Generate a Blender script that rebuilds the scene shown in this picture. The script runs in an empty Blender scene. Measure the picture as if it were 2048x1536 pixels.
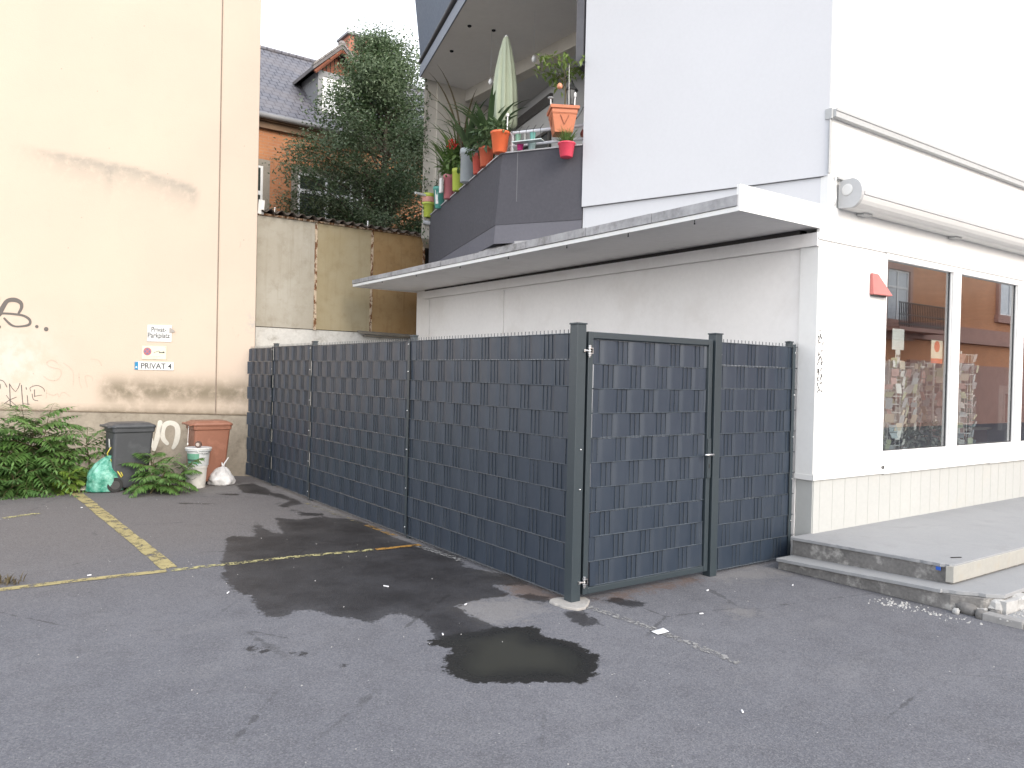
import bpy, math, random
import numpy as np
from mathutils import Vector, Matrix, noise as mnoise
R = math.radians
PI = math.pi
rnd = random.Random(7)
SC = bpy.context.scene
COL = SC.collection

# ------------------------------------------------------------------ helpers
def tag(o, label=None, cat=None, group=None, kind=None):
    if label: o['label'] = label
    if cat: o['category'] = cat
    if group: o['group'] = group
    if kind: o['kind'] = kind
    return o

def thing(name, label, cat, loc=(0, 0, 0), rz=0, group=None):
    o = bpy.data.objects.new(name, None); COL.objects.link(o)
    o.location = loc; o.rotation_euler = (0, 0, rz); o.empty_display_size = .1
    return tag(o, label, cat, group)

def origin_of(o):
    v = Vector((0, 0, 0))
    while o is not None:
        v += Vector(o.location); o = o.parent
    return v

class MB:
    """collects shapes, then links them as one mesh object"""
    def __init__(s): s.v = []; s.f = []; s.mi = []; s.m = 0
    def add(s, vs, fs):
        n = len(s.v); s.v += [tuple(p) for p in vs]
        for f in fs: s.f.append([i + n for i in f]); s.mi.append(s.m)
        return s
    def box(s, a, b):
        x0, y0, z0 = [min(p, q) for p, q in zip(a, b)]; x1, y1, z1 = [max(p, q) for p, q in zip(a, b)]
        return s.add([(x0, y0, z0), (x1, y0, z0), (x1, y1, z0), (x0, y1, z0), (x0, y0, z1), (x1, y0, z1), (x1, y1, z1), (x0, y1, z1)],
                     [(0, 3, 2, 1), (4, 5, 6, 7), (0, 1, 5, 4), (1, 2, 6, 5), (2, 3, 7, 6), (3, 0, 4, 7)])
    def obox(s, c, ux, uy, uz):
        c, ux, uy, uz = map(Vector, (c, ux, uy, uz)); P = []
        for k in (-1, 1):
            for i, j in ((-1, -1), (1, -1), (1, 1), (-1, 1)): P.append(c + ux * i + uy * j + uz * k)
        return s.add(P, [(0, 3, 2, 1), (4, 5, 6, 7), (0, 1, 5, 4), (1, 2, 6, 5), (2, 3, 7, 6), (3, 0, 4, 7)])
    def prism(s, poly, z0, z1):
        n = len(poly)
        ar = sum(poly[i][0] * poly[(i + 1) % n][1] - poly[(i + 1) % n][0] * poly[i][1] for i in range(n))
        if ar < 0: poly = poly[::-1]
        g = lambda z, p: z(p) if callable(z) else z
        return s.add([(p[0], p[1], g(z0, p)) for p in poly] + [(p[0], p[1], g(z1, p)) for p in poly],
                     [list(range(n))[::-1], list(range(n, 2 * n))] + [(i, (i + 1) % n, (i + 1) % n + n, i + n) for i in range(n)])
    def wallseg(s, a, b, z0, z1, t):
        """upright slab from a to b in plan, thickness t to the left of a->b"""
        a, b = Vector(a[:2]), Vector(b[:2]); d = (b - a).normalized(); nrm = Vector((-d.y, d.x)) * t
        return s.prism([a, b, b + nrm, a + nrm], z0, z1)
    def tube(s, pts, r, n=8, cap=True):
        pts = [Vector(p) for p in pts]; m = len(pts)
        rs = r if isinstance(r, (list, tuple)) else [r] * m
        vs = []; prev = None
        for i, p in enumerate(pts):
            d = (pts[min(i + 1, m - 1)] - pts[max(i - 1, 0)]).normalized()
            if prev is None:
                up = Vector((0, 0, 1)) if abs(d.z) < .9 else Vector((1, 0, 0)); x = d.cross(up).normalized()
            else:
                x = (prev - d * prev.dot(d)).normalized()
            prev = x; y = d.cross(x)
            for k in range(n):
                a = 2 * PI * k / n; vs.append(p + (x * math.cos(a) + y * math.sin(a)) * rs[i])
        fs = [(i * n + k, i * n + (k + 1) % n, (i + 1) * n + (k + 1) % n, (i + 1) * n + k) for i in range(m - 1) for k in range(n)]
        if cap: fs += [list(range(n))[::-1], list(range((m - 1) * n, m * n))]
        return s.add(vs, fs)
    def lathe(s, prof, c=(0, 0, 0), n=20, tilt=None, sq=None):
        """profile of (r, z); tilt = (axis vector for up)"""
        c = Vector(c); M = Matrix.Identity(3)
        if tilt is not None: M = Vector((0, 0, 1)).rotation_difference(Vector(tilt).normalized()).to_matrix()
        vs = []; m = len(prof)
        for r, z in prof:
            for k in range(n):
                a = 2 * PI * (k + .5) / n; q = 1
                if sq: q = 1 / max(abs(math.cos(a)), abs(math.sin(a))) ** sq
                vs.append(c + M @ Vector((r * q * math.cos(a), r * q * math.sin(a), z)))
        fs = [(i * n + k, i * n + (k + 1) % n, (i + 1) * n + (k + 1) % n, (i + 1) * n + k) for i in range(m - 1) for k in range(n)]
        fs += [list(range(n))[::-1], list(range((m - 1) * n, m * n))]
        return s.add(vs, fs)
    def build(s, name, mat, parent=None, smooth=False, bevel=0, local=False, subsurf=0):
        me = bpy.data.meshes.new(name)
        if parent is None and s.v:
            a = np.array(s.v); lo, hi = a.min(0), a.max(0); off = Vector(((lo[0] + hi[0]) / 2, (lo[1] + hi[1]) / 2, lo[2]))
        else: off = Vector((0, 0, 0)) if (local or parent is None) else origin_of(parent)
        me.from_pydata([(v[0] - off.x, v[1] - off.y, v[2] - off.z) for v in s.v], [], s.f)
        for mm in (mat if isinstance(mat, (list, tuple)) else [mat]): me.materials.append(mm)
        if any(s.mi): me.polygons.foreach_set('material_index', s.mi)
        if smooth: me.polygons.foreach_set('use_smooth', [True] * len(me.polygons))
        me.validate(); me.update()
        o = bpy.data.objects.new(name, me); COL.objects.link(o)
        if parent is None: o.location = off
        else: o.parent = parent
        if bevel:
            b = o.modifiers.new('bevel', 'BEVEL'); b.width = bevel; b.segments = 2; b.limit_method = 'ANGLE'; b.angle_limit = R(40)
            if smooth is False: pass
        if subsurf:
            b = o.modifiers.new('sub', 'SUBSURF'); b.levels = subsurf; b.render_levels = subsurf
        return o

def kids(o): return [c for c in COL.objects if c.parent == o]
def copy_tree(o, parent=None):
    c = o.copy(); COL.objects.link(c)
    if parent is not None: c.parent = parent
    for ch in kids(o): copy_tree(ch, c)
    return c

def text_mesh(name, body, size, mat, parent, M, depth=.001, sx=1.0, align='LEFT', bold=.0014):
    cu = bpy.data.curves.new(name, 'FONT'); cu.body = body; cu.size = size; cu.extrude = depth; cu.align_x = align; cu.offset = bold
    t = bpy.data.objects.new(name, cu); COL.objects.link(t)
    dg = bpy.context.evaluated_depsgraph_get(); dg.update()
    me = bpy.data.meshes.new_from_object(t.evaluated_get(dg)); COL.objects.unlink(t); bpy.data.objects.remove(t)
    me.transform(M @ Matrix.Diagonal((sx, 1, 1, 1))); me.name = name; me.materials.clear(); me.materials.append(mat)
    o = bpy.data.objects.new(name, me); COL.objects.link(o); o.parent = parent
    return o

# ---------------------------------------------------------------- materials
class NT:
    def __init__(s, name):
        s.mat = bpy.data.materials.new(name); s.mat.use_nodes = True; s.t = s.mat.node_tree; s.n = s.t.nodes; s.b = s.n['Principled BSDF']
        s.tc = s.n.new('ShaderNodeTexCoord'); s.co = s.tc.outputs['Object']
    def link(s, a, b): s.t.links.new(a, b)
    def val(s, sock, v):
        if hasattr(v, 'is_linked') or isinstance(v, bpy.types.NodeSocket): s.link(v, sock)
        else: sock.default_value = v
    def noise(s, scale, detail=4, rough=.55, co=None, out='Fac', dist=0):
        n = s.n.new('ShaderNodeTexNoise'); n.inputs['Scale'].default_value = scale; n.inputs['Detail'].default_value = detail
        n.inputs['Roughness'].default_value = rough; n.inputs['Distortion'].default_value = dist
        s.link(co or s.co, n.inputs['Vector']); return n.outputs[out]
    def vor(s, scale, feature='F1', out='Distance', co=None, rand=1):
        n = s.n.new('ShaderNodeTexVoronoi'); n.feature = feature; n.inputs['Scale'].default_value = scale; n.inputs['Randomness'].default_value = rand
        s.link(co or s.co, n.inputs['Vector']); return n.outputs[out]
    def ramp(s, x, a, b, lo=0., hi=1., smooth=True):
        n = s.n.new('ShaderNodeMapRange'); n.interpolation_type = 'SMOOTHSTEP' if smooth else 'LINEAR'
        s.val(n.inputs['Value'], x); n.inputs['From Min'].default_value = a; n.inputs['From Max'].default_value = b
        n.inputs['To Min'].default_value = lo; n.inputs['To Max'].default_value = hi; return n.outputs['Result']
    def math(s, op, a, b=0., c=0.):
        n = s.n.new('ShaderNodeMath'); n.operation = op
        for i, v in enumerate((a, b, c)): s.val(n.inputs[i], v)
        return n.outputs[0]
    def mix(s, f, a, b, mode='MIX'):
        n = s.n.new('ShaderNodeMix'); n.data_type = 'RGBA'; n.blend_type = mode
        c4 = lambda v: (*v, 1) if isinstance(v, (tuple, list)) and len(v) == 3 else v
        s.val(n.inputs[0], f); s.val(n.inputs[6], c4(a)); s.val(n.inputs[7], c4(b)); return n.outputs[2]
    def attr(s, name):
        n = s.n.new('ShaderNodeAttribute'); n.attribute_name = name; return n.outputs['Fac']
    def scaled(s, v, co=None):
        n = s.n.new('ShaderNodeMapping'); n.inputs['Scale'].default_value = v; s.link(co or s.co, n.inputs['Vector']); return n.outputs[0]
    def sep(s, co=None):
        n = s.n.new('ShaderNodeSeparateXYZ'); s.link(co or s.co, n.inputs[0]); return n.outputs
    def bump(s, h, strength=.3, dist=.01):
        n = s.n.new('ShaderNodeBump'); n.inputs['Strength'].default_value = strength; n.inputs['Distance'].default_value = dist
        s.link(h, n.inputs['Height']); s.link(n.outputs[0], s.b.inputs['Normal']); return n
    def set(s, color=None, rough=None, metal=None, alpha=None, spec=None):
        for k, v in (('Base Color', color), ('Roughness', rough), ('Metallic', metal), ('Alpha', alpha), ('Specular IOR Level', spec)):
            if v is not None:
                if k == 'Base Color' and isinstance(v, (tuple, list)) and len(v) == 3: v = (*v, 1)
                s.val(s.b.inputs[k], v)
        return s.mat

def M_(name, c, rough=.7, var=.12, s1=2.5, s2=30, bump=0, bs=120, metal=0, dirt=None, dirt_amt=.5, spec=None):
    """painted / plain surface with two scales of variation, optional dirt blotches, optional bump"""
    t = NT(name); n = t.math('ADD', t.math('MULTIPLY', t.noise(s1, 5), .6), t.math('MULTIPLY', t.noise(s2, 3), .4))
    k = t.ramp(n, .3, .7, 1 - var, 1 + var, False)
    cmb = t.n.new('ShaderNodeCombineColor')
    for i in range(3): t.link(k, cmb.inputs[i])
    col = t.mix(1., c, cmb.outputs[0], 'MULTIPLY')
    if dirt: col = t.mix(t.math('MULTIPLY', t.ramp(t.noise(s1 * 1.7, 6, .65), .5, .72), dirt_amt), col, dirt)
    t.set(col, t.ramp(t.noise(s2 * .7, 3), .3, .7, max(rough - .08, .02), min(rough + .08, 1), False), metal, spec=spec)
    if bump: t.bump(t.noise(bs, 4), bump, .004)
    return t.mat
def plain(name, c, rough=.5, metal=0): return M_(name, c, rough, .06, 4, 40, metal=metal)

MT = {}
def sdf(P, poly):
    """signed distance (negative inside) of points P (n,2) to a closed polygon"""
    poly = np.array(poly, float); n = len(poly); d = np.full(len(P), 1e9); ins = np.zeros(len(P), bool)
    for i in range(n):
        a, b = poly[i], poly[(i + 1) % n]; e = b - a; w = P - a
        t = np.clip((w @ e) / (e @ e + 1e-12), 0, 1); q = w - t[:, None] * e; d = np.minimum(d, (q ** 2).sum(1))
        c = ((a[1] > P[:, 1]) != (b[1] > P[:, 1])) & (P[:, 0] < (b[0] - a[0]) * (P[:, 1] - a[1]) / (b[1] - a[1] + 1e-12) + a[0]); ins ^= c
    return np.where(ins, -1, 1) * np.sqrt(d)
def add_attr(me, name, arr):
    a = me.attributes.new(name, 'FLOAT', 'POINT'); a.data.foreach_set('value', np.asarray(arr, np.float32))
def grid_axes(lo, hi, step, extra=()):
    ax = list(np.arange(lo, hi + 1e-6, step)); return np.array(sorted(set([round(float(v), 4) for v in ax] + list(extra))))
def grid_faces(nx, ny):
    i = np.arange((nx - 1) * (ny - 1)); r, c = i // (nx - 1), i % (nx - 1); a = r * nx + c
    return np.stack([a, a + 1, a + 1 + nx, a + nx], 1).tolist()
# ------------------------------------------------------------------ ground
WET = [(-1.6, 3.41), (-1.51, 3.62), (-1.27, 3.49), (-1.18, 3.93), (-1.06, 4.22), (-1.09, 3.55), (-1.0, 3.5), (-0.9, 3.94), (-0.77, 4.36), (-0.61, 4.15), (-0.28, 4.18), (-0.01, 3.79), (-0.01, 3.35), (-0.08, 2.94), (-0.09, 2.67), (-0.04, 2.29), (0.05, 2.01), (0.05, 1.7), (-0.1, 1.31), (-0.05, 1.1), (0.07, 0.94), (0.04, 0.4), (0.02, 0.56), (-0.24, 0.72), (-0.26, 0.47), (-0.22, 0.07), (-0.06, 0.18), (-0.13, 0.36), (-0.3, 0.41), (-0.61, 0.43), (-0.80, 0.39), (-0.82, 0.12), (-0.80, -0.12), (-0.75, -0.35), (-1.2, -0.35), (-1.27, -0.15), (-1.22, -0.02), (-1.16, 0.26), (-1.26, 0.47), (-1.35, 0.46), (-1.47, 0.3), (-1.54, 0.51), (-1.65, 0.64), (-1.69, 0.77), (-1.84, 0.89), (-1.96, 0.76), (-2.03, 0.88), (-2.02, 1.16), (-1.97, 1.42), (-2.03, 1.5), (-2.01, 2.01), (-1.93, 2.29), (-1.88, 2.53)]
STREAM = [(-0.43, 7.16), (-0.16, 7.21), (-0.14, 6.65), (-0.2, 6.21), (-0.12, 5.99), (-0.12, 5.49), (-0.15, 5.15), (-0.38, 5.08), (-0.42, 4.75), (-0.37, 4.52), (-0.2, 4.38), (-0.3, 4.19), (-0.46, 4.35), (-0.46, 4.86), (-0.47, 5.14), (-0.23, 5.49), (-0.29, 5.93), (-0.54, 6.38)]
PUD = [(-1.4, -0.17), (-1.23, -0.15), (-0.93, -0.16), (-0.75, -0.19), (-0.58, -0.29), (-0.64, -0.49), (-0.55, -0.67), (-0.59, -0.93), (-0.64, -1.03), (-0.78, -1.14), (-0.96, -1.23), (-1.02, -1.14), (-1.21, -1.04), (-1.3, -1.0), (-1.45, -0.89), (-1.52, -0.75), (-1.49, -0.61), (-1.41, -0.5), (-1.27, -0.36), (-1.35, -0.25)]
SPOTS = [[(-0.23, -0.17), (-0.07, -0.15), (-0.12, -0.35), (-0.16, -0.5), (-0.28, -0.48), (-0.3, -0.36)], [(0.19, 0.02), (0.38, -0.09), (0.49, -0.29), (0.36, -0.37), (0.27, -0.29)],
         [(-2.34, 0.33), (-2.28, 0.33), (-2.28, 0.26), (-2.33, 0.25)], [(-2.3, 0.25), (-2.22, 0.25), (-2.23, 0.17), (-2.3, 0.19)], [(-2.16, 0.11), (-2.07, 0.07), (-2.05, -0.02), (-2.14, 0.06)], [(-2.01, -0.23), (-1.95, -0.24), (-1.92, -0.31), (-1.98, -0.3)], [(-1.8, 2.09), (-1.72, 2.09), (-1.76, 1.98)],
         [(-1.55, 6.0), (-1.2, 5.75), (-1.1, 5.6), (-1.45, 5.8)], [(-.95, 6.5), (-.6, 6.3), (-.7, 6.15)]]
PALE = [[(-0.85, 0.39), (-0.58, 0.46), (-0.35, 0.35), (-0.17, 0.08), (-0.52, -0.11), (-0.86, -0.12)], [(-0.12, 1.1), (0.09, 1.1), (0.05, 0.47), (0.08, 0.23), (-0.16, 0.1), (-0.2, 0.55)],
        [(1.5, .0), (2.3, .0), (2.3, -.35), (1.7, -.3)], [(0.85, -.72), (1.05, -.8), (1.05, -.95), (.9, -.9)], [(-.3, 7.3), (0, 7.3), (0, 4.2), (-.14, 4.3), (-.1, 6)], [(-.25, 2.78), (.05, 2.8), (.05, 2.4), (-.15, 2.55)],
        [(-1.2, 7.2), (-.3, 7.3), (-.3, 6.6), (-1.0, 6.4)]]
RUST = [[(-0.3, .45), (.06, .9), (.06, .05), (-.1, .1)], [(.15, .02), (1.4, .05), (1.4, -.12), (.7, -.1), (.3, -.2)]]
def make_ground():
    xs = np.concatenate([[-300, -120, -50, -20, -12, -8], grid_axes(-5.5, 3.2, .06), [4, 6, 10, 20, 50, 120, 300]])
    ys = np.concatenate([[-300, -120, -50, -20, -12, -8, -6], grid_axes(-4.6, 9.2, .06), [10, 12, 16, 24, 50, 120, 300]])
    X, Y = np.meshgrid(xs, ys); P = np.stack([X.ravel(), Y.ravel()], 1)
    me = bpy.data.meshes.new('parking_lot')
    me.from_pydata(np.concatenate([P, np.zeros((len(P), 1))], 1).tolist(), [], grid_faces(len(xs), len(ys)))
    add_attr(me, 'wet', np.minimum(np.minimum(sdf(P, WET), sdf(P, STREAM)), np.min([sdf(P, s) for s in SPOTS], 0)))
    add_attr(me, 'pud', sdf(P, PUD)); add_attr(me, 'pale', np.min([sdf(P, s) for s in PALE], 0)); add_attr(me, 'rust', np.min([sdf(P, s) for s in RUST], 0))
    t = NT('asphalt')
    big = t.noise(.55, 5, .6); mid = t.noise(4, 6, .62); fine = t.noise(70, 3); jag = t.noise(5, 9, .68); jag2 = t.noise(22, 6, .72)
    agg = t.vor(150, out='Color'); aggs = t.sep(agg)[0]
    c = t.mix(t.ramp(big, .3, .7), (.125, .127, .143), (.152, .153, .168))
    c = t.mix(t.ramp(mid, .42, .66, 0, .42), c, (.105, .105, .118))
    c = t.mix(t.math('MULTIPLY', t.ramp(t.noise(1.4, 7, .7), .50, .72), .38), c, (.082, .080, .086))
    c = t.mix(t.math('MULTIPLY', t.ramp(t.noise(.9, 6, .7, co=t.scaled((1, 2.2, 1))), .52, .70), .30), c, (.20, .198, .205))
    # further up the lot the surface is older and browner
    far = t.ramp(t.math('ADD', t.sep()[1], t.math('MULTIPLY', big, 2.5)), 2.2, 5.5)
    c = t.mix(t.math('MULTIPLY', far, .75), c, (.150, .134, .124))
    c = t.mix(t.ramp(aggs, .55, .98, 0, .38), c, (.26, .26, .265))
    c = t.mix(t.ramp(aggs, .32, .0, 0, .5), c, (.066, .066, .072))
    spk = t.sep(t.vor(24, out='Color'))[1]; sd = t.vor(24)
    c = t.mix(t.math('MULTIPLY', t.ramp(spk, .955, .975), t.ramp(sd, .13, .07)), c, (.42, .41, .40))
    # dust and laitance
    wob = t.math('ADD', t.math('MULTIPLY', t.math('SUBTRACT', jag, .5), .75), t.math('MULTIPLY', t.math('SUBTRACT', jag2, .5), .75))
    pale = t.ramp(t.math('ADD', t.attr('pale'), t.math('MULTIPLY', wob, .9)), .12, -.12, 0, .42)
    c = t.mix(pale, c, (.25, .238, .225))
    rust = t.ramp(t.math('ADD', t.attr('rust'), t.math('MULTIPLY', wob, .6)), .06, -.10, 0, .6)
    c = t.mix(rust, c, (.13, .080, .056))
    # cracks
    cr = t.vor(.55, 'DISTANCE_TO_EDGE', co=t.co)
    crk = t.math('MULTIPLY', t.ramp(t.math('ADD', cr, t.math('MULTIPLY', t.math('SUBTRACT', t.noise(9, 6), .5), .05)), .006, .0, 0, .45), t.ramp(t.noise(.9, 2), .45, .6))
    c = t.mix(crk, c, (.03, .03, .03))
    wet = t.ramp(t.math('ADD', t.attr('wet'), t.math('MULTIPLY', wob, .24)), .014, -.014)
    wdeep = t.math('MULTIPLY', t.math('MULTIPLY', wet, t.ramp(t.noise(2.1, 6, .65), .3, .7, .80, 1.0)), t.ramp(t.math('ADD', t.attr('wet'), t.math('MULTIPLY', wob, .5)), .0, -.22, .86, .97))
    c = t.mix(wdeep, c, t.mix(1., c, (.095, .089, .09), 'MULTIPLY'))
    pd = t.math('ADD', t.attr('pud'), t.math('MULTIPLY', wob, .24)); pw = t.ramp(pd, .012, -.012)
    c = t.mix(pw, c, t.mix(t.ramp(t.math('ADD', pd, t.math('MULTIPLY', t.math('SUBTRACT', big, .5), .5)), -.02, -.32), (.014, .014, .014), (.036, .036, .030)))
    rough = t.mix(wet, (.92,) * 3, (.6,) * 3); rough = t.mix(t.math('MULTIPLY', t.ramp(pd, -.02, -.12), 1.), rough, (.16,) * 3)
    t.set(c, rough)
    t.link(t.mix(wet, (.22,) * 3, (.3,) * 3), t.b.inputs['Specular IOR Level'])
    h = t.math('ADD', t.math('MULTIPLY', t.vor(150), .6), t.math('MULTIPLY', t.noise(14, 5), .8)); flat = t.ramp(pd, -.1, .0, .08, 1)
    t.bump(t.math('MULTIPLY', h, flat), .55, .006)
    me.materials.append(t.mat)
    o = bpy.data.objects.new('parking_lot', me); COL.objects.link(o); tag(o, kind='structure')
make_ground()

def worn(name, c, thr, scale=9, sm=.05):
    t = NT(name); n = t.math('ADD', t.math('MULTIPLY', t.noise(scale, 8, .7), .75), t.math('MULTIPLY', t.noise(60, 3), .25))
    col = t.mix(t.ramp(t.noise(5, 4), .3, .7), c, tuple(v * .72 for v in c))
    t.set(col, .85, alpha=t.ramp(n, thr + sm, thr - sm)); return t.mat
def strip_sheet(name, pts, w, mat, z, seg=.25, wob=.006):
    """painted line on the ground along pts"""
    b = MB(); P = []
    for (x0, y0), (x1, y1) in zip(pts[:-1], pts[1:]):
        n = max(1, int(math.hypot(x1 - x0, y1 - y0) / seg))
        for i in range(n): P.append((x0 + (x1 - x0) * i / n, y0 + (y1 - y0) * i / n))
    P.append(pts[-1]); vs = []
    for i, p in enumerate(P):
        a, c = P[max(i - 1, 0)], P[min(i + 1, len(P) - 1)]; d = Vector((c[0] - a[0], c[1] - a[1])).normalized(); n = Vector((-d.y, d.x)) * w / 2
        for sgn in (1, -1): vs.append((p[0] + n.x * sgn + rnd.uniform(-wob, wob), p[1] + n.y * sgn + rnd.uniform(-wob, wob), z))
    b.add(vs, [(2 * i + 1, 2 * i + 3, 2 * i + 2, 2 * i) for i in range(len(P) - 1)])
    return tag(b.build(name, mat), kind='structure')
Y1 = worn('worn_yellow_paint', (.40, .335, .155), .54, 7, .05); Y2 = worn('flaking_yellow_paint', (.46, .42, .20), .50, 14, .03); Y3 = worn('orange_yellow_paint', (.42, .22, .04), .56); W1 = worn('worn_white_paint', (.30, .295, .29), .49, 22, .05)
strip_sheet('bay_line', [(-2.47, 7.55), (-2.30, 2.55)], .135, Y1, .004)
strip_sheet('bay_end_line', [(-7.5, 2.56), (-3.0, 2.51), (-2.34, 2.475)], .095, Y1, .004)
strip_sheet('bay_end_line', [(-2.32, 2.475), (-1.3, 2.43), (-.52, 2.33)], .085, Y2, .004)
strip_sheet('bay_end_line', [(-.50, 2.33), (-.25, 2.31), (-.03, 2.30)], .075, Y3, .004)
strip_sheet('bay_edge_line', [(-.06, 3.5), (-.05, 2.78)], .075, worn('orange_edge_paint', (.36, .21, .06), .49, 10), .004)
strip_sheet('bay_edge_line', [(-.10, 5.2), (-.07, 3.6)], .08, worn('pale_yellow_edge', (.34, .29, .17), .44, 12), .004)
strip_sheet('bay_edge_line', [(-3.35, 5.74), (-3.0, 5.9)], .09, Y2, .004)
strip_sheet('old_white_line', [(.03, -.15), (.08, -.7), (.06, -1.5)], .075, W1, .004, .06, .008)
strip_sheet('old_white_line', [(-.06, 2.25), (-.02, 1.55)], .09, W1, .004, .06, .012)
# concrete footing round the corner post
b = MB(); pts = []
for k in range(28):
    a = 2 * PI * k / 28; rr = .15 + .022 * math.sin(3 * a + 1) + rnd.uniform(-.01, .01); pts.append((-.02 + rr * math.cos(a) * 1.0, -.02 + rr * math.sin(a)))
b.prism(pts, -.02, .018)
MT['concrete'] = M_('concrete_patch', (.34, .325, .305), .9, .2, 6, 60, .5, 90, dirt=(.17, .155, .145), dirt_amt=.6)
tag(b.build('post_footing', MT['concrete'], bevel=.008), 'rough pale concrete footing around the foot of the corner post', 'footing')
# ------------------------------------------------------- beige rendered building on the left
WX, WY, WA = .05, 8.02, R(-34)
beige = thing('rendered_building', 'tall beige rendered building with stained plinth, graffiti and no windows', 'building', (WX, WY, 0), WA)
def make_render():
    xs = grid_axes(-9, .034, .06, (.034,)); zs = np.array([.965, .985] + list(np.arange(1.0, 8.2, .06)) + [8.2]); X, Z = np.meshgrid(xs, zs); S = X.ravel(); H = Z.ravel()
    me = bpy.data.meshes.new('rendered_wall'); V = np.stack([S, np.where(H < .98, .03, 0.) , H], 1)
    nv = len(V); F = grid_faces(len(xs), len(zs))
    # end face on the right and thickness
    V = np.concatenate([V, [(.034 - 3.35, 5, .965), (.034 - 3.35, 5, 8.2)]]); br, tr = len(xs) - 1, nv - 1
    F += [[br, nv, nv + 1, tr]]
    me.from_pydata(V.tolist(), [], F)
    S2 = V[:, 0]; H2 = V[:, 2]
    band = np.exp(-((H2 - 1.32) / .20) ** 2) * (1 / (1 + np.exp(-(S2 + 2.36) / .05))) + .7 * np.exp(-((H2 - 1.0) / .06) ** 2)
    ln = np.interp(S2, [-9, -3.7, -3.0, -1.9, -1.0, -.8, .2], [5.2, 5.13, 5.0, 4.82, 4.56, 4.4, 4.3])
    smear = np.where(H2 < ln, np.exp(-((ln - H2) / .22)), np.exp(-((H2 - ln) / .05) ** 2)) * np.clip((S2 + 3.9) / .9, 0, 1) * np.clip((-.85 - S2) / .2, 0, 1)
    drip = np.exp(-((S2 + 2.3) / .05) ** 2) * np.clip((4.9 - H2) / .1, 0, 1) * np.clip((H2 - 4.3) / .4, 0, 1) + np.exp(-((S2 + .98) / .06) ** 2) * np.clip((4.6 - H2) / .1, 0, 1) * np.clip((H2 - 4.2) / .3, 0, 1)
    worn_ = np.exp(-((S2 + 3.7) / .55) ** 2 - ((H2 - 1.75) / .5) ** 2)
    crack = np.exp(-((S2 + .02) / .09) ** 2 - ((H2 - 2.45) / .15) ** 2)
    add_attr(me, 'damp', np.clip(band, 0, 1)); add_attr(me, 'smear', np.clip(smear * .95 + drip * .5, 0, 1)); add_attr(me, 'grey', np.clip(worn_, 0, 1)); add_attr(me, 'knock', crack)
    t = NT('beige_render')
    a = t.noise(.8, 5, .6); f = t.noise(16, 5, .6); m = t.noise(3.2, 6, .65)
    c = t.mix(t.ramp(a, .3, .7), (.555, .455, .37), (.58, .482, .388))
    c = t.mix(t.ramp(m, .5, .75, 0, .30), c, (.53, .428, .345))
    c = t.mix(t.ramp(f, .60, .8, 0, .35), c, (.46, .37, .28))
    c = t.mix(t.math('MULTIPLY', t.attr('grey'), t.ramp(m, .35, .6)), c, (.585, .535, .475))
    w = t.math('MULTIPLY', t.attr('damp'), t.ramp(t.math('ADD', t.noise(5, 6, .65), t.math('MULTIPLY', t.noise(1.2, 3), .5)), .35, .85))
    c = t.mix(t.math('MULTIPLY', w, 1.), c, (.215, .18, .13))
    sm = t.math('MULTIPLY', t.attr('smear'), t.ramp(t.noise(6, 7, .68), .25, .55)); c = t.mix(sm, c, (.36, .325, .275))
    pit = t.math('MULTIPLY', t.attr('smear'), t.ramp(t.vor(14), .12, .06)); c = t.mix(pit, c, (.25, .22, .18))
    scr = t.math('MULTIPLY', t.ramp(t.noise(9, 4, .6, co=t.scaled((1, 1, .45)), dist=1.5), .70, .76), t.ramp(t.math('ABSOLUTE', t.math('SUBTRACT', t.sep()[2], 2.9)), 1.1, .6, 0, .35)); c = t.mix(scr, c, (.36, .29, .23))
    spot = t.math('MULTIPLY', t.ramp(t.vor(3.1), .036, .018), .8); c = t.mix(spot, c, (.30, .25, .2))
    c = t.mix(t.math('MULTIPLY', t.attr('knock'), t.ramp(t.noise(11, 6, .7), .48, .56)), c, (.44, .40, .36))
    t.set(c, .92); t.b.inputs['Specular IOR Level'].default_value = .2
    t.bump(t.math('ADD', t.noise(55, 5), t.math('MULTIPLY', t.noise(5, 4), 1.2)), .35, .006)
    me.materials.append(t.mat); me.polygons.foreach_set('use_smooth', [True] * (len(F) - 1) + [False])
    o = bpy.data.objects.new('rendered_wall', me); COL.objects.link(o); o.parent = beige
make_render()
b = MB(); b.prism([(-9, -.018), (.034, -.018), (.034 - 3.35, 5), (-9, 5)], -.1, .962)
MT['plinth'] = M_('plinth_concrete', (.30, .26, .205), .92, .22, 2.2, 26, .6, 45, dirt=(.15, .12, .09), dirt_amt=.75)
b.build('plinth', MT['plinth'], beige, local=True)
b = MB(); b.prism([(-9, -.05), (.04, -.05), (.04 - 3.4, 5), (-9, 5)], 8.2, 8.4); b.build('coping', MT['concrete'], beige, local=True)
b = MB(); b.tube([(-.563, -.004, .97), (-.566, -.004, 4), (-.571, -.004, 8.2)], .0085, 6)
MT['conduit'] = M_('dirty_conduit', (.24, .19, .15), .8, .2); b.build('conduit', MT['conduit'], beige, local=True)

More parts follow.
